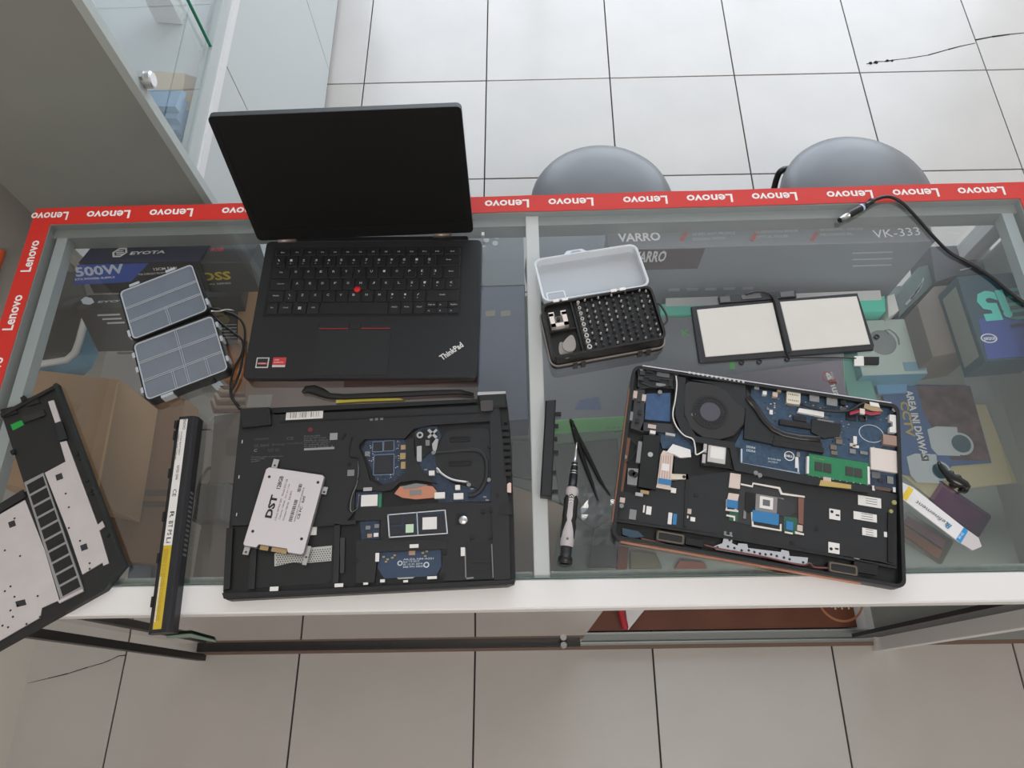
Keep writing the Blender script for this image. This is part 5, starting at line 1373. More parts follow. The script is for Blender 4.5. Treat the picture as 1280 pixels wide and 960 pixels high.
# ================================================================ REMOVED BOTTOM COVER (left edge)
ZC = ZG + .0115
def cpr(name, pl, z0, z1, m, lbl=None, par=None, c=0.0):
    g = G(); pts = [(p.x, p.y) if isinstance(p, Vector) else (P(p[0], p[1], ZC + z1).x, P(p[0], p[1], ZC + z1).y) for p in pl]
    g.prism(pts, ZC + z0, ZC + z1, m, c); o = g.build(name, par or cv)
    if lbl: lab(o, lbl)
    return o
ca = math.radians(30.5); cu = Vector((math.cos(ca), math.sin(ca), 0))
pTR = P(70, 478, ZC); pBR = P(155, 706, ZC); pCh = P(130, 737, ZC)
pTL = pTR - cu * .33; pBL = pCh - cu * .318
cv = E('laptop_bottom_cover', (.04, .10, ZG), 'loose black laptop bottom cover with silver lining at the left edge', 'laptop cover')
cin = M('cover inside black', (24, 25, 27), .5)
nI, nO, nS = P(29, 612, ZC), P(-2, 516, ZC), P(-60, 664, ZC)
cpr('cover_shell', [pTR, pBR, pCh, pBL, nS, nI, nO], -.0110, -.0060, cin)
silv = M('silver lining foil', (196, 190, 190), .45, .25, noise=.05, nscale=30)
cpr('rim', [pTR, pBR, pCh, pCh - cu * .006 + Vector((-.002, .004, 0)), pBR - cu * .005 + Vector((0, .004, 0)), pTR - cu * .005], -.006, -.001, M('dark green black rim', (22, 30, 30), .4))
cpr('rim', [pCh, pBL, pBL + Vector((-.003, .005, 0)), pCh + Vector((-.003, .005, 0))], -.006, -.002, cin)
cpr('rim', [pTR, nO, nO + Vector((.003, -.005, 0)), pTR + Vector((.001, -.005, 0))], -.006, -.003, cin)
cpr('silver_strip', [(60, 502), (67, 500), (76, 527), (69, 529)], -.006, -.0035, silv); cpr('black_pad', [(68, 529), (77, 526), (84, 548), (74, 551)], -.006, -.0025, blk3)
f1 = cpr('silver_lining', [(75, 553), (83, 551), (92, 575), (122, 656), (128, 651), (131, 658), (124, 663), (136, 704), (129, 707), (128, 703), (103, 718), (85, 665), (56, 591), (82, 577)], -.006, -.0045, silv, 'silver foil lining, right piece')
f2_ = cpr('silver_lining', [(-2, 644), (31, 625), (56, 688), (74, 750), (52, 760), (50, 772), (-2, 802), (-60, 830), (-62, 676)], -.006, -.0045, silv, 'silver foil lining, left piece')
cpr('lining_edge', [(72, 751), (103, 736), (104, 739), (74, 754)], -.006, -.0035, silv)
cpr('black_bar', [(-58, 665), (28, 612), (32, 621), (-56, 674)], -.006, -.003, cin)
gr = cpr('vent_grille', [(30, 603), (54, 591), (104, 736), (76, 751)], -.006, -.0040, M('grey grille frame', (140, 140, 140), .5))
for i in range(10):
    t0 = (i + .08) / 10; t1 = (i + .88) / 10
    def lp_(a, b, t): return (a[0] + (b[0] - a[0]) * t, a[1] + (b[1] - a[1]) * t)
    L0, L1, R0, R1 = (33, 605), (79, 747), (53, 594), (101, 735)
    cell = cpr('grille_cell', [lp_(L0, L1, t0), lp_(R0, R1, t0), lp_(R0, R1, t1), lp_(L0, L1, t1)], -.0040, -.0036, blk2, par=gr)
for x, y, w_ in ((74, 596, 5), (15, 655, 5), (26, 754, 7), (105, 684, 5)):
    cpr('foil_hole', [(x - w_, y - 2), (x + w_ - 2, y - 5), (x + w_, y + 2), (x - w_ + 2, y + 5)], -.0045, -.0043, chip)
for x, y in ((82, 617), (86, 634), (86, 660), (6, 688), (18, 648), (25, 695), (2, 637), (13, 733), (6, 739), (18, 746), (22, 757), (13, 763), (16, 771), (47, 745), (10, 784), (33, 780), (50, 771), (3, 782), (100, 676), (112, 704), (112, 711)):
    p = P(x, y, ZC - .0043); g = G(); g.cyl(p.x, p.y, ZC - .0045, ZC - .0043, .0013, chip, 8); g.build('rivet_hole', cv)
cpr('green_sticker', [(13, 531), (27, 525), (30, 531), (16, 538)], -.006, -.0056, M('bright green sticker', (26, 150, 62), .5), 'small green sticker'); cpr('raised_bar', [(27, 521), (54, 512), (56, 519), (30, 528)], -.006, -.0035, M('dark raised bar', (38, 38, 36), .5))
for q_ in ([(28, 500), (44, 495), (50, 503), (34, 508)], [(0, 512), (16, 508), (22, 516), (4, 522)]): cpr('moulded_pocket', q_, -.006, -.004, blk2)
cpr('clip', [(25, 497), (30, 494), (32, 500), (27, 502)], -.006, -.001, blk2); cpr('clip', [(12, 564), (17, 561), (18, 566), (14, 568)], -.006, -.002, blk2)
for x, y in ((95, 567), (99, 573), (115, 616), (113, 614), (108, 600), (134, 668)):
    cpr('clip_recess', [(x - 2, y - 1), (x + 2, y - 3), (x + 3, y + 1), (x - 1, y + 3)], -.006, -.0045, blk2)

# ================================================================ LONG BLACK BATTERY
q = [(217, 519), (244, 519), (213, 792), (178, 790)]
zb_ = ZG + .020
bA = P(196, 791, zb_); bB = P(231, 520, zb_)
bfz = Fr((bA.x, bA.y, ZG), bB - bA)
BL = (bB - bA).length
bt = E('laptop_battery', bfz.w((BL / 2, 0, 0)), 'long black laptop battery with white and yellow label strip', 'battery')
hw = .0150
prof = [(-hw, .0), (hw, .0), (hw + .001, .004), (hw, .009), (hw - .005, .010), (hw - .007, .018), (hw - .009, .019), (-hw + .005, .019), (-hw + .003, .0175), (-hw, .014)]
g = G(bfz); n_ = len(prof)
vs = [(0, y, z) for y, z in prof] + [(BL, y, z) for y, z in prof]
g.add(vs, [(i, (i + 1) % n_, n_ + (i + 1) % n_, n_ + i) for i in range(n_)] + [tuple(range(n_))[::-1], tuple(range(n_, 2 * n_))], M('battery black', (26, 26, 32), .42)); g.build('case', bt)
g = G(bfz); g.box(.004, -.0040, .0190, BL * .375, .0056, .0193, M('yellow label', (196, 168, 44), .5)); ly = lab(g.build('yellow_label', bt), 'yellow warning label')
g = G(bfz); g.box(BL * .375, -.0040, .0190, BL - .004, .0058, .0193, paper); lw2 = lab(g.build('white_label', bt), 'white label')
random.seed(3)
for i, (s_, a, b, yy, h) in enumerate((('LENOVO', .93, .99, .0002, .0035), ('LI-ION BATTERY', .80, .92, .0015, .0020), ('L12S4E55 14.4V 2200mAh', .78, .92, .0050, .0020), ('RATED 32Wh', .68, .75, .001, .003), ('CE', .60, .635, .0020, .0045), ('R', .50, .53, .002, .005), ('BT', .455, .485, .002, .005), ('PS', .42, .445, .002, .005), ('Li', .385, .41, .002, .005))):
    g = G(bfz); g.text(s_, (BL * b, yy + .0010), (BL * a, yy + .0010), h, .0195, chip, .01)
    g.build('printing', lw2)
g = G(bfz)
for k_ in range(4):
    g.text('WARNING do not disassemble or incinerate battery pack', (BL * .36, .0004 + k_ * .0014), (BL * .05, .0004 + k_ * .0014), .0011, .0195, M('brown print', (130, 104, 30), .6))
g.build('printing', ly); g = G(bfz); g.box(.012, .0036, .0193, .062, .0050, .0195, paper); g.build('white_stripe', ly)
for u_ in (.03, .08, .13, .185, .235):
    g = G(bfz); g.box(u_, hw - .001, .004, u_ + .012, hw + .0018, .010, blk2); g.build('latch_tab', bt)
g = G(bfz); g.box(BL - .012, .0125, 0, BL - .002, .0165, .012, blk2); g.build('latch_tab', bt)
g = G(bfz)
for k_ in range(14): g.box(BL - .10 - k_ * .0058, -hw - .0006, .004, BL - .0975 - k_ * .0058, -hw + .001, .012, steel_d)
g.build('contact_slots', bt)['kind'] = 'stuff'

# ================================================================ ORGANISER BOX
org = E('organiser_box', P(213, 420, ZG), 'open empty clear-lidded organiser box with black edges left of the open laptop', 'organiser')
fogm = M('smoky clear plastic', (112, 120, 132), .12, noise=.06, nscale=20)
edge_c = M('frosted clear edge', (176, 182, 190), .25)
def tray(q, nm, h, cells, seed):
    z1 = ZG + h
    A = P(*q[3], z1); B = P(*q[2], z1); D = P(*q[0], z1); C = P(*q[1], z1)
    u = ((B - A) + (C - D)); f = Fr((A.x, A.y, ZG), u)
    Wd = ((B - A).length + (C - D).length) / 2; Hd = ((D - A).length + (C - B).length) / 2
    g = G(f); g.rbox(0, 0, .0005, Wd, Hd, .003, blk2, r=.008, n=4); g.ring(rr(0, 0, Wd, Hd, .008, 4), rr(.0022, .0022, Wd - .0022, Hd - .0022, .006, 4), .003, h, blk2); o = g.build(nm, org)
    g = G(f); g.rbox(.0026, .0026, h - .0035, Wd - .0026, Hd - .0026, h - .0015, fogm, r=.006, n=4); pn = lab(g.build('clear_panel', org), 'smoky clear panel')
    g = G(f); g.ring(rr(.0022, .0022, Wd - .0022, Hd - .0022, .006, 4), rr(.0038, .0038, Wd - .0038, Hd - .0038, .005, 4), h - .0015, h + .0002, edge_c); g.build('clear_rim', org)
    for x0, y0, x1, y1 in cells:
        g = G(f); X0, X1_, Y0, Y1_ = .003 + x0 * (Wd - .006), .003 + x1 * (Wd - .006), .003 + y0 * (Hd - .006), .003 + y1 * (Hd - .006)
        for o_ in (-.0014, .0010):
            if x0 == x1: g.box(X0 + o_, Y0, h - .0016, X0 + o_ + .0006, Y1_, h - .0004, edge_c)
            else: g.box(X0, Y0 + o_, h - .0016, X1_, Y0 + o_ + .0006, h - .0004, edge_c)
        g.build('divider', org)
    return f, Wd, Hd
f, Wd, Hd = tray([(145, 362), (238, 329), (263, 385), (165, 427)], 'lid_tray', .013, [(0, .36, 1, .36), (0, .64, 1, .64), (.5, 0, .5, .36)], 0)
for u_, v_ in ((.22, Hd), (.70, Hd)):
    g = G(f); g.box(Wd * u_ - .007, v_ - .001, .006, Wd * u_ + .007, v_ + .003, .0135, edge_c); g.build('clasp', org)
g = G(f); g.box(Wd - .001, Hd * .12, .005, Wd + .0025, Hd * .24, .0135, edge_c); g.build('clasp', org)
g = G(f); g.box(-.0025, Hd * .10, .005, .001, Hd * .22, .0135, edge_c); g.build('clasp', org)
f, Wd, Hd = tray([(162, 433), (264, 393), (288, 465), (182, 503)], 'base_tray', .016, [(0, .33, 1, .33), (0, .66, 1, .66), (.52, .0, .52, 1), (.36, 0, .36, .33), (.78, 0, .78, .33)], 1)
for u_, v_ in ((.25, 0), (.72, 0)):
    g = G(f); g.box(Wd * u_ - .008, -.003, .004, Wd * u_ + .008, .001, .0165, edge_c if u_ < .5 else blk2); g.build('clasp', org)
for v_ in (.2, .55, .8):
    g = G(f); g.box(-.0025, Hd * v_ - .004, .005, .001, Hd * v_ + .004, .0165, edge_c); g.build('clasp', org); g = G(f); g.box(Wd - .001, Hd * v_ - .004, .005, Wd + .0025, Hd * v_ + .004, .0165, edge_c); g.build('clasp', org)
for k_ in range(5):
    g = G(f); g.tube([(Wd * (.1 + .19 * k_), Hd + .0025, .009), (Wd * (.1 + .19 * k_) + .010, Hd + .0025, .009)], .0022, blk2, 8); g.build('hinge_knuckle', org)

# black cable running from the organiser to the shell laptop
zc = ZG + .003
g = G(); q = curve([P(262, 385, zc), P(280, 389, zc), P(297, 396, zc), P(306, 412, zc), P(303, 440, zc), P(292, 462, zc), P(288, 485, zc), P(291, 498, zc), P(299, 508, zc)], 6); g.tube(q, .0016, cable_m, 7)
w1 = tag(g.build('cable'), 'thin black cable curling from the organiser box to the upturned laptop', 'cable')
g = G(); q = curve([P(263, 390, zc), P(276, 404, zc), P(292, 416, zc), P(304, 428, zc), P(303, 455, zc), P(296, 478, zc), P(289, 494, zc), P(300, 512, zc)], 6); g.tube([v + Vector((0, 0, .002)) for v in q], .0016, cable_m, 7); g.build('cable_loop', w1)
g = G(); q = curve([P(264, 389, zc + .004), P(274, 389, zc + .004), P(282, 387, zc + .004), P(292, 388, zc + .004)], 4); g.tube(q, .0011, steel, 6); lab(g.build('bare_wire', w1), 'bare silver wire end')

# ================================================================ BIT SET BOX
ZBX = ZG + .032
bA = P(691, 448, ZBX); bB = P(835, 422, ZBX); bD = P(678, 380, ZBX); bC = P(815, 356, ZBX)
xf = Fr(((bA + bB + bC + bD) / 4 - ((bB - bA) + (bC - bD)) / 4 - ((bD - bA) + (bC - bB)) / 4).to_tuple()[:2] + (ZG,), (bB - bA) + (bC - bD))
XWd = ((bB - bA).length + (bC - bD).length) / 2; XHd = ((bD - bA).length + (bC - bB).length) / 2
bx = E('bit_box', xf.w((XWd / 2, XHd / 2, 0)), 'black screwdriver bit box with raised frosted lid, full of steel bits', 'tool box')
g = G(xf); g.rbox(.002, .002, .010, XWd - .002, XHd - .002, .024, M('bit box black', (20, 18, 18), .45), r=.008, n=4)
g.ring(rr(0, 0, XWd, XHd, .009, 4), rr(.003, .003, XWd - .003, XHd - .003, .007, 4), .010, .032, MATS['bit box black']); g.build('box_body', bx)
g = G(xf); g.rbox(-.002, -.002, .0, XWd + .002, XHd + .002, .010, MATS['bit box black'], r=.010, n=4); g.build('lower_tray', bx)
g = G(xf); g.ring(rr(-.0028, -.0028, XWd + .0028, XHd + .0028, .011, 4), rr(-.001, -.001, XWd + .001, XHd + .001, .009, 4), .0085, .0105, M('grey clear rim', (150, 142, 136), .35)); lab(g.build('clear_rim', bx), 'grey clear rim')
g = G(xf); g.box(XWd * .26, .003, .024, XWd * .26 + .0015, XHd - .003, .0310, blk); g.box(.003, XHd * .47, .024, XWd * .26, XHd * .47 + .0012, .030, blk); g.build('divider', bx)
for x in (.22, .80):
    for w_ in (-.007, .004):
        g = G(xf); g.box(XWd * x + w_, -.006, .001, XWd * x + w_ + .006, -.0025, .012, M('clasp grey', (58, 54, 52), .4)); g.build('clasp', bx)
g = G(xf); hq = curve([Vector((XWd - .001, XHd * .78, .016)), Vector((XWd + .008, XHd * .74, .015)), Vector((XWd + .013, XHd * .55, .014)), Vector((XWd + .012, XHd * .42, .014)), Vector((XWd + .006, XHd * .36, .014)), Vector((XWd - .001, XHd * .38, .014))], 5); g.tube(hq, .0016, M('clasp grey', (58, 54, 52), .4), 6); lab(g.build('handle_loop', bx), 'grey loop handle')
# lid
best = None
for i in range(100):
    zz = ZBX + i * .001
    F0 = P(668, 321, zz); F1 = P(797, 303, zz); h_0 = P(678, 380, ZBX); h_1 = P(815, 356, ZBX)
    e_ = abs((F0 - h_0).length - XHd) + abs((F1 - h_1).length - XHd)
    if best is None or e_ < best[0]: best = (e_, F0, F1)
F0 = P(669, 321, ZG + .018); F1 = P(797, 303, ZG + .018)
lx = (h_1 - h_0) + (F1 - F0); lyv = (F0 - h_0) + (F1 - h_1); ln = lx.cross(lyv)
LWd = ((h_1 - h_0).length + (F1 - F0).length) / 2 * .97
xl = Fr((h_0 + h_1) / 2 - lx.normalized() * LWd / 2, lx, None, ln)
fro = M('frosted lid plastic', (214, 218, 224), .30, alpha=.45); fro2 = M('frosted lid rim', (226, 230, 236), .25, alpha=.8)
LHd = min(lyv.length / 2, .078)
g = G(xl); g.rbox(.0, .002, -.0130, LWd, LHd, -.0115, fro, r=.010, n=4); ld = lab(g.build('lid', bx), 'frosted translucent lid')
g = G(xl); g.ring(rr(0, .002, LWd, LHd, .010, 4), rr(.0015, .0035, LWd - .0015, LHd - .0015, .009, 4), -.0115, .0, fro2); g.ring(rr(-.0015, .001, LWd + .0015, LHd + .0015, .011, 4), rr(.0, .002, LWd, LHd, .010, 4), -.002, .0008, fro2); g.build('lid_rim', ld)
g = G(xl); g.prism([(LWd * .28, LHd - .001), (LWd * .33, LHd + .008), (LWd * .48, LHd + .008), (LWd * .54, LHd - .001)], -.003, 0, fro2); g.prism([(LWd * .36, LHd + .003), (LWd * .38, LHd + .006), (LWd * .45, LHd + .006), (LWd * .47, LHd + .003)], 0, .0004, M('pale slot', (150, 158, 170), .4)); g.build('lid_tab', ld)
g = G(xl); g.ring(rr(.006, .006, .032, .026, .002, 2), rr(.008, .008, .030, .024, .0015, 2), -.0115, -.0110, fro2); g.build('moulded_frame', ld)
for x in (.14, .22, .66, .74):
    g = G(xf); g.box(XWd * x - .004, XHd - .001, .026, XWd * x + .004, XHd + .003, .0335, white); g.build('hinge_tab', bx)
# things in the box
g = G(xf); a, b = .007, XHd * .53
for x0, y0, x1, y1 in ((a, b, a + .023, b + .005), (a, b + .016, a + .007, b + .022), (a + .016, b + .016, a + .023, b + .022), (a, b, a + .006, b + .02), (a + .017, b, a + .023, b + .02)):
    g.box(x0, y0, .0242, x1, y1, .0345, M('white magnetiser', (226, 216, 210), .5))
g.box(a + .005, b + .004, .0242, a + .018, b + .018, .028, M('grey inner', (120, 112, 108), .5)); g.cyl(a + .0115, b + .012, .028, .033, .0025, chip, 10)
tag(g.build('magnetiser'), 'white square magnetiser in the upper left corner of the bit box', 'tool')
for i, (cx_, cy_, an, ll) in enumerate(((.018, .012, 15, 'lower grey opening pick in the bit box, partly covered'), (.026, .019, -25, 'upper grey opening pick in the bit box'))):
    pf = Fr(xf.w((cx_, cy_, .0245 + i * .0022)), xf.ux * math.cos(math.radians(an)) + xf.uy * math.sin(math.radians(an)))
    pts = [(.012 * math.sin(t) * (1 - .28 * math.cos(t)), .012 * math.cos(t) * 1.0) for t in [k * math.pi / 10 for k in range(20)]]
    pts = [((.0115 * math.sin(t)) * (.72 + .28 * math.cos(t + 3.1416)), .0125 * math.cos(t)) for t in [k * math.pi / 10 for k in range(20)]]
    g = G(pf); g.prism(pts, 0, .0016, M('pick grey', (150, 144, 140), .45), c=.0004); tag(g.build('opening_pick'), ll, 'pick')
bit_s = M('bit steel', (214, 210, 206), .3, .35); bit_m = M('grey bit steel', (112, 110, 110), .35, .5); bit_d = M('dark bit socket', (52, 50, 52), .4, .5)
x0 = XWd * .30; rows_ = 9; cols_ = 11
proto = None
gsock = None
for c_ in range(cols_):
    for r_ in range(rows_):
        uu = x0 + .004 + (XWd - x0 - .012) * c_ / (cols_ - 1); vv = .007 + (XHd - .014) * r_ / (rows_ - 1)
        if c_ % 2: vv += .0028
        if vv > XHd - .004: continue
        p = xf.w((uu, vv, .0242))
        if c_ == 0:
            g = G(Fr(p, xf.ux)); ro = .0032 - .00016 * r_; g.cyl(0, 0, 0, .0080, ro, bit_s, 12)
            g.ring([(ro * math.cos(t), ro * math.sin(t)) for t in [k * math.pi / 6 for k in range(12)]], [(ro * .6 * math.cos(t), ro * .6 * math.sin(t)) for t in [k * math.pi / 6 for k in range(12)]], .0080, .0088, bit_s)
            g.cyl(0, 0, .0080, .0082, ro * .6, chip, 12)
            o = g.build('nut_driver_bit')
            tag(o, 'hollow round nut driver bit in the left column of the bit box', 'bit', 'nut driver bits in a column')
            continue
        if proto is None:
            g = G(Fr(p, xf.ux)); g.cyl(0, 0, 0, .0050, .0019, bit_d, 6); g.cyl(0, 0, .0050, .0085, .0014, bit_s, 8, r2=.0008)
            proto = g.build('screwdriver_bit'); pw = p
            tag(proto, 'small steel screwdriver bit standing in the bit box grid', 'bit', 'screwdriver bits in the grid')
            alt = proto.data.copy(); alt.materials[1] = bit_m
        else:
            o = proto.copy(); COL.objects.link(o); o.data = alt if random.random() < .55 else proto.data; o.location = proto.location + (p - pw); o.rotation_euler = (random.uniform(-.1, .1), random.uniform(-.1, .1), random.uniform(0, 1))
g = G(xf); g.box(x0 - .001, .004, .0241, XWd - .004, XHd - .004, .0262, blk)
for c_ in range(cols_ * 2 - 1):
    pass
g.build('bit_holder', bx)

# ================================================================ FLAT WHITE BATTERY
zf_ = ZG + .006
wb = E('flat_battery', P(980, 415, ZG), 'flat two-cell laptop battery with white faces and black frame', 'battery')
def wpr(name, pl, z0, z1, m, lbl=None, c=0.0, par=None):
    g = G(); g.prism([(P(x, y, ZG + z1).x, P(x, y, ZG + z1).y) for x, y in pl], ZG + z0, ZG + z1, m, c); o = g.build(name, par or wb)
    if lbl: lab(o, lbl)
    return o
bfm = M('battery frame black', (40, 40, 44), .45); cellm = M('white cell wrap', (212, 208, 203), .5, noise=.02, nscale=25)
wpr('frame', [(864, 383), (1072, 366), (1093, 431), (1092, 437), (878, 453), (874, 452)], .0005, .0050, bfm, c=.0008)
wpr('cell', [(871, 387), (966, 378), (980, 438), (882, 446)], .005, .0062, cellm, 'white cell, left', c=.0006)
wpr('cell', [(975, 377), (1071, 370), (1088, 430), (990, 438)], .005, .0062, cellm, 'white cell, right', c=.0006)
wpr('connector_board', [(898, 370), (994, 363), (996, 371), (900, 379)], .0008, .0060, dgrey); wpr('middle_strip', [(964, 369), (971, 368), (989, 439), (984, 441)], .005, .0072, bfm)
for pl in ([(900, 371), (912, 370), (913, 377), (901, 378)], [(926, 369), (950, 366), (952, 372), (928, 374)], [(975, 365), (992, 363), (993, 370), (976, 371)]): wpr('component', pl, .006, .0070, mgrey)
g = G(); g.tube(curve([P(932, 368, ZG + .008), P(945, 365, ZG + .008), P(958, 366, ZG + .008), P(967, 374, ZG + .008), P(974, 400, ZG + .008), P(981, 430, ZG + .007), P(986, 446, ZG + .006), P(1000, 447, ZG + .004), P(1040, 447, ZG + .003), P(1070, 448, ZG + .003)], 5), .0012, cable_m, 6); g.build('cable', wb)
wpr('plug_label', [(1068, 445), (1080, 445), (1080, 457), (1068, 457)], .0005, .0035, paper, 'white tag on the cable'); wpr('plug', [(1080, 446), (1099, 446), (1099, 455), (1081, 455)], .0005, .0045, blk2, 'black cable plug')
for x, y in ((927, 453), (949, 452), (984, 449), (1096, 421)):
    p = P(x, y, ZG + .002); g = G(); rg = [(p.x + .0035 * math.cos(t), p.y + .0035 * math.sin(t)) for t in [k * math.pi / 6 for k in range(12)]]; ri = [(p.x + .0018 * math.cos(t), p.y + .0018 * math.sin(t)) for t in [k * math.pi / 6 for k in range(12)]]
    g.ring(rg, ri, ZG + .0005, ZG + .003, bfm); g.build('screw_eye', wb)

# ================================================================ CHARGER PLUG AND CABLE
g = G(); q = curve([P(1087, 254, ZG + .006), P(1098, 248, ZG + .007), P(1112, 246, ZG + .006), P(1127, 253, ZG + .004), P(1146, 272, ZG + .003), P(1168, 297, ZG + .003), P(1188, 316, ZG + .003), P(1216, 331, ZG + .003), P(1240, 347, ZG + .003), P(1258, 362, ZG + .003), P(1280, 378, ZG + .003), P(1310, 392, ZG + .003), P(1330, 420, ZG + .003)], 6)
g.tube(q, .0024, cable_m, 9)
pc = tag(g.build('charger_cable'), 'black charger cable with silver barrel plug at the far right', 'cable')
a = P(1050, 275, ZG + .006); b = P(1087, 254, ZG + .006); d = b - a
g = G(); g.tube([a, a + d * .30], .0042, steel, 12); g.tube([a - d * .03, a + d * .03], .0036, chip, 10); lab(g.build('barrel_plug', pc), 'silver barrel plug')
g = G(); g.tube([a + d * .28, a + d * .33, a + d * .80, a + d * .85], .005, blk2, 12, rs=[.0045, .0052, .0052, .0035]); lab(g.build('plug_grip', pc), 'black plug grip')
g = G(); g.tube([a + d * .70, a + d * .76], .0055, M('blue white ring', (190, 206, 236), .4), 12); lab(g.build('plug_ring', pc), 'pale blue ring')
g = G(); g.tube([a + d * .88, a + d * 1.12], .0034, blk2, 8); g.tube([a + d * .98 + Vector((-.006, -.006, 0)), a + d * .98 + Vector((.004, .006, 0))], .003, blk2, 6); g.build('cable_tie', pc)

# ================================================================ TWEEZERS, SCREWDRIVER, BEZEL STRIP
tm = M('black coated steel', (20, 20, 21), .3, .5)
tw = E('tweezers', P(740, 575, ZG), 'thin black tweezers spread open beside the screwdriver', 'tweezers')
for pts, rs in (([(714, 526), (722, 545), (734, 568), (750, 600), (763, 619)], (.0022, .0030, .0030, .0022, .0008)), ([(714, 526), (720, 548), (728, 572), (740, 604), (748, 626)], (.0022, .0030, .0030, .0022, .0008))):
    g = G(); g.tube([P(x, y, ZG + .0035) for x, y in pts], .003, tm, 8, rs=rs, flat=.8); g.build('arm', tw)
g = G(); g.tube([P(713, 524, ZG + .0035), P(717, 535, ZG + .0035)], .0028, tm, 8, rs=(.0016, .0032)); g.build('joint', tw)
sA = P(706, 705, ZG + .0085); sB = P(721, 553, ZG + .0085); sd = (sB - sA).normalized(); SL = (sB - sA).length
dfm = Fr((sA.x, sA.y, ZG + .0085), sd)
dv = E('screwdriver', (sA + sB) / 2 - Vector((0, 0, .0085)), 'precision screwdriver with light grey and black handle', 'screwdriver')
def sseg(name, prof, m, lbl=None, n=18):
    g = G(dfm); g.tube([(u_, 0, 0) for u_, r in prof], .005, m, n, rs=[r for u_, r in prof]); o = g.build(name, dv)
    if lbl: lab(o, lbl)
    return o
k_ = SL
sseg('end_cap', [(0, .006), (.001, .0085), (.006, .0088), (.008, .0080)], blk2)
sseg('collar', [(.008, .0066), (.020, .0066)], blk3)
sseg('handle', [(.020, .0070), (.022, .0080), (.036, .0078), (.052, .0066), (.066, .0060), (.080, .0066), (.084, .0074), (.088, .0078), (.092, .0068)], lgrey, 'light grey handle')
for s1 in (-1, 1):
    g = G(dfm); q = [(u_, s1 * y_, .0022) for u_, y_ in ((.030, .0072), (.044, .0052), (.050, .0032), (.056, .0050), (.068, .0046), (.076, .0048), (.084, .0030))]
    g.tube([Vector(v) for v in q], .003, blk2, 8, rs=(.0012, .0036, .0044, .0038, .0036, .0042, .0024)); g.build('rubber_grip', dv)
g = G(dfm); g.tube([Vector((.078, 0, .0038)), Vector((.086, 0, .0036))], .003, blk2, 8, rs=(.0042, .0028)); g.build('rubber_grip', dv)
for i in range(3):
    g = G(dfm); x_ = .072 + i * .0032
    for s1 in (-1, 1): g.tube([Vector((x_, s1 * .0024, .0073)), Vector((x_ + .0018, 0, .0078))], .0005, white, 4)
    g.build('chevron', dv)
g = G(dfm); g.cyl(.028, 0, .0074, .0082, .0016, mgrey, 12); g.build('handle_screw', dv)
sseg('neck', [(.092, .0052), (.105, .0052), (.112, .0046), (.124, .0036)], blk2)
for u_ in (.1095, .1125, .120): sseg('neck_ring', [(u_, .0054 - (u_ - .1) * .05), (u_ + .0008, .0054 - (u_ - .1) * .05)], steel)
sseg('bit', [(.124, .0020), (.134, .0018), (SL, .0006)], steel)
st = E('bezel_strip', P(688, 562, ZG), 'narrow black plastic bezel strip lying on the white cross bar', 'bezel')
def spr(name, pl, z0, z1, m, c=0.0):
    g = G(); g.prism([(P(x, y, ZG + z1).x, P(x, y, ZG + z1).y) for x, y in pl], ZG + z0, ZG + z1, m, c); return g.build(name, st)
spr('strip', [(682, 500), (695, 499), (690, 621), (675, 620)], 0, .012, blk3, c=.002)
for y, l in ((517, 6), (532, 3), (565, 4), (614, 5), (548, 2), (590, 2)):
    spr('clip', [(692 - (y - 500) * .03, y - 2), (696 + l - (y - 500) * .03, y - 2), (696 + l - (y - 500) * .03, y + 2), (692 - (y - 500) * .03, y + 2)], .002, .006, blk2)

# ================================================================ BRUSH AND YELLOW STICK
g = G(); q = [P(x, y, ZG + .005) for x, y in ((378, 491), (383, 487), (392, 487), (403, 491), (412, 495), (430, 496), (480, 494), (540, 491), (575, 490), (592, 493))]
g.tube(q, .004, rubber, 10, rs=(.002, .0054, .0068, .0062, .0044, .0042, .0042, .0040, .0036, .002), flat=.7); tag(g.build('spudger'), 'black plastic spudger with rounded end between the two black laptops', 'tool')
g = G(); g.prism([(P(x, y, ZG + .003).x, P(x, y, ZG + .003).y) for x, y in ((420, 500), (452, 498), (500, 498), (505, 500), (450, 502), (420, 504))], ZG, ZG + .003, M('yellow plastic', (222, 206, 84), .5)); tag(g.build('yellow_stick'), 'yellow stick beside the black spudger', 'stick')

# ================================================================ WHITE OPENING TOOL
g = G(); zt_ = ZG + .0018
q = [(1118, 601), (1128, 598), (1210, 662), (1226, 677), (1226, 684), (1213, 688), (1200, 681), (1118, 617)]
q = [(1124, 601), (1141, 609), (1207, 661), (1223, 672), (1227, 683), (1216, 688), (1197, 676), (1127, 623), (1112, 612), (1110, 604)]
g.prism([(P(x, y, zt_).x, P(x, y, zt_).y) for x, y in q], ZG, zt_, M('white tool plastic', (222, 220, 222), .4), c=.0003)
ot = tag(g.build('opening_tool'), 'white flat opening tool with yellow and blue bands at the right', 'tool')
def opr(name, pl, m):
    g = G(); g.prism([(P(x, y, zt_).x, P(x, y, zt_).y) for x, y in pl], zt_, zt_ + .0003, m); return g.build(name, ot)
opr('yellow_band', [(1136, 608), (1142, 612), (1133, 626), (1127, 621)], M('yellow band', (226, 196, 58), .5)); o_ = opr('blue_band', [(1205, 659), (1210, 664), (1201, 679), (1195, 674)], M('blue band', (40, 140, 200), .5))
opr('grey_end', [(1210, 664), (1223, 672), (1227, 683), (1216, 688), (1201, 679)], M('pale grey end', (196, 190, 192), .45))
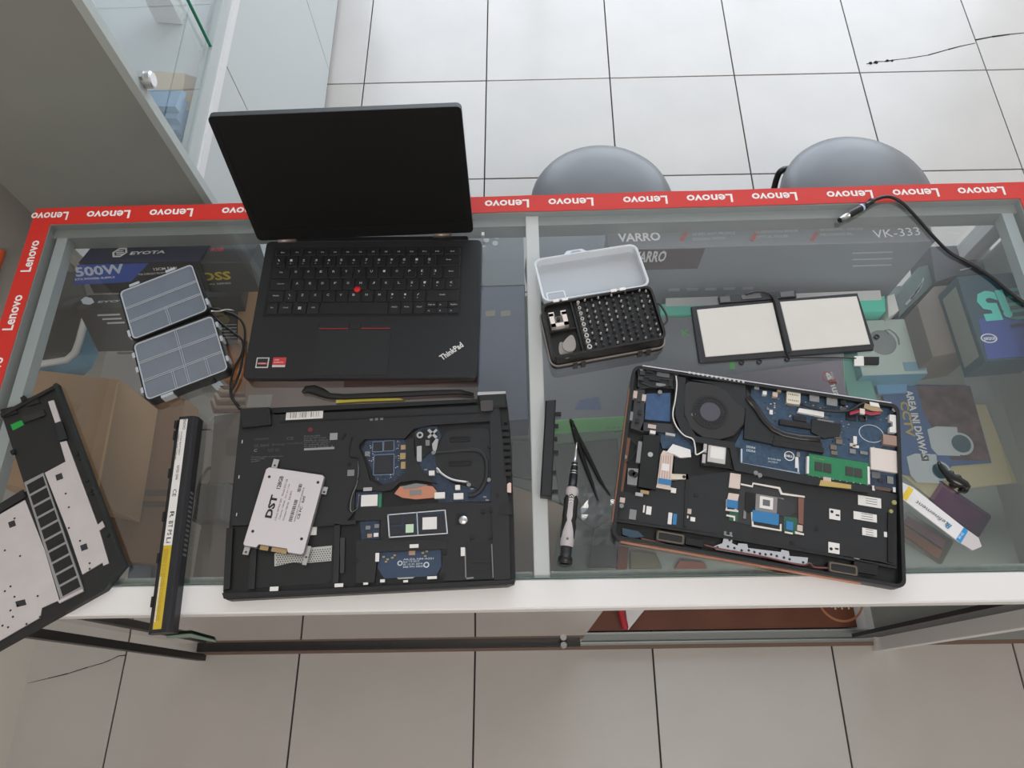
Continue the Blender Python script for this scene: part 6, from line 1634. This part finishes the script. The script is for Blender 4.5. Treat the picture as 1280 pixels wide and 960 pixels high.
A = P(1188, 655, zt_); B = P(1146, 625, zt_)
g = G(); g.text('Refinement', (A.x, A.y), (B.x, B.y), .0052, zt_ + .0004, M('dark blue grey print', (60, 70, 84), .5), .0, .2); g.build('lettering', ot)
A = P(1190, 657, zt_); B = P(1184, 652.5, zt_); g = G(); g.text('R', (A.x, A.y), (B.x, B.y), .0070, zt_ + .0005, M('teal print', (50, 130, 170), .5), .02, .2); g.build('lettering', ot)
A = P(1205, 667, zt_); B = P(1200, 674, zt_); g = G(); g.text('RF-02', (B.x, B.y), (A.x, A.y), .0030, zt_ + .0005, white); g.build('lettering', ot)

# ================================================================ BLACK BROKEN CLIP
g = G(); ck = M('shiny black plastic', (14, 14, 15), .25)
q = [P(x, y, ZG + .006) for x, y in ((1173, 577), (1176, 584), (1181, 590), (1189, 597), (1198, 603), (1207, 607), (1212, 610))]
g.tube(q, .005, ck, 8, rs=(.0018, .0034, .0040, .0070, .0078, .0062, .0030), flat=.75)
bc = tag(g.build('rubber_lump'), 'small shiny black lump of rubber above the white opening tool', 'scrap')
for x, y, r in ((1188, 592, .004), (1197, 597, .004), (1206, 612, .0045), (1192, 606, .005), (1201, 613, .003)):
    p = P(x, y, ZG + .003); g = G(); g.lathe([(.0001, ZG), (r, ZG + .001), (r * .9, ZG + .005), (r * .5, ZG + .008), (.0001, ZG + .009)], p.x, p.y, ck, 9); bb = g.build('knob', bc)

# ================================================================ CLEAR BAG under the tweezers
g = G(); random.seed(5)
cb_ = P(745, 645, .66)
glint = MG('crumpled film', (0.92, 0.93, 0.94), .08, .10)
n_ = 9; vs = []
for i in range(n_):
    for j in range(n_):
        vs.append((cb_.x - .045 + .09 * i / (n_ - 1), cb_.y - .045 + .09 * j / (n_ - 1), .664 + random.uniform(0, .007)))
g.add(vs, [(i * n_ + j, (i + 1) * n_ + j, (i + 1) * n_ + j + 1, i * n_ + j + 1) for i in range(n_ - 1) for j in range(n_ - 1)], glint)
tag(g.build('plastic_bag'), 'crumpled clear plastic bag under the glass below the tweezers', 'bag')
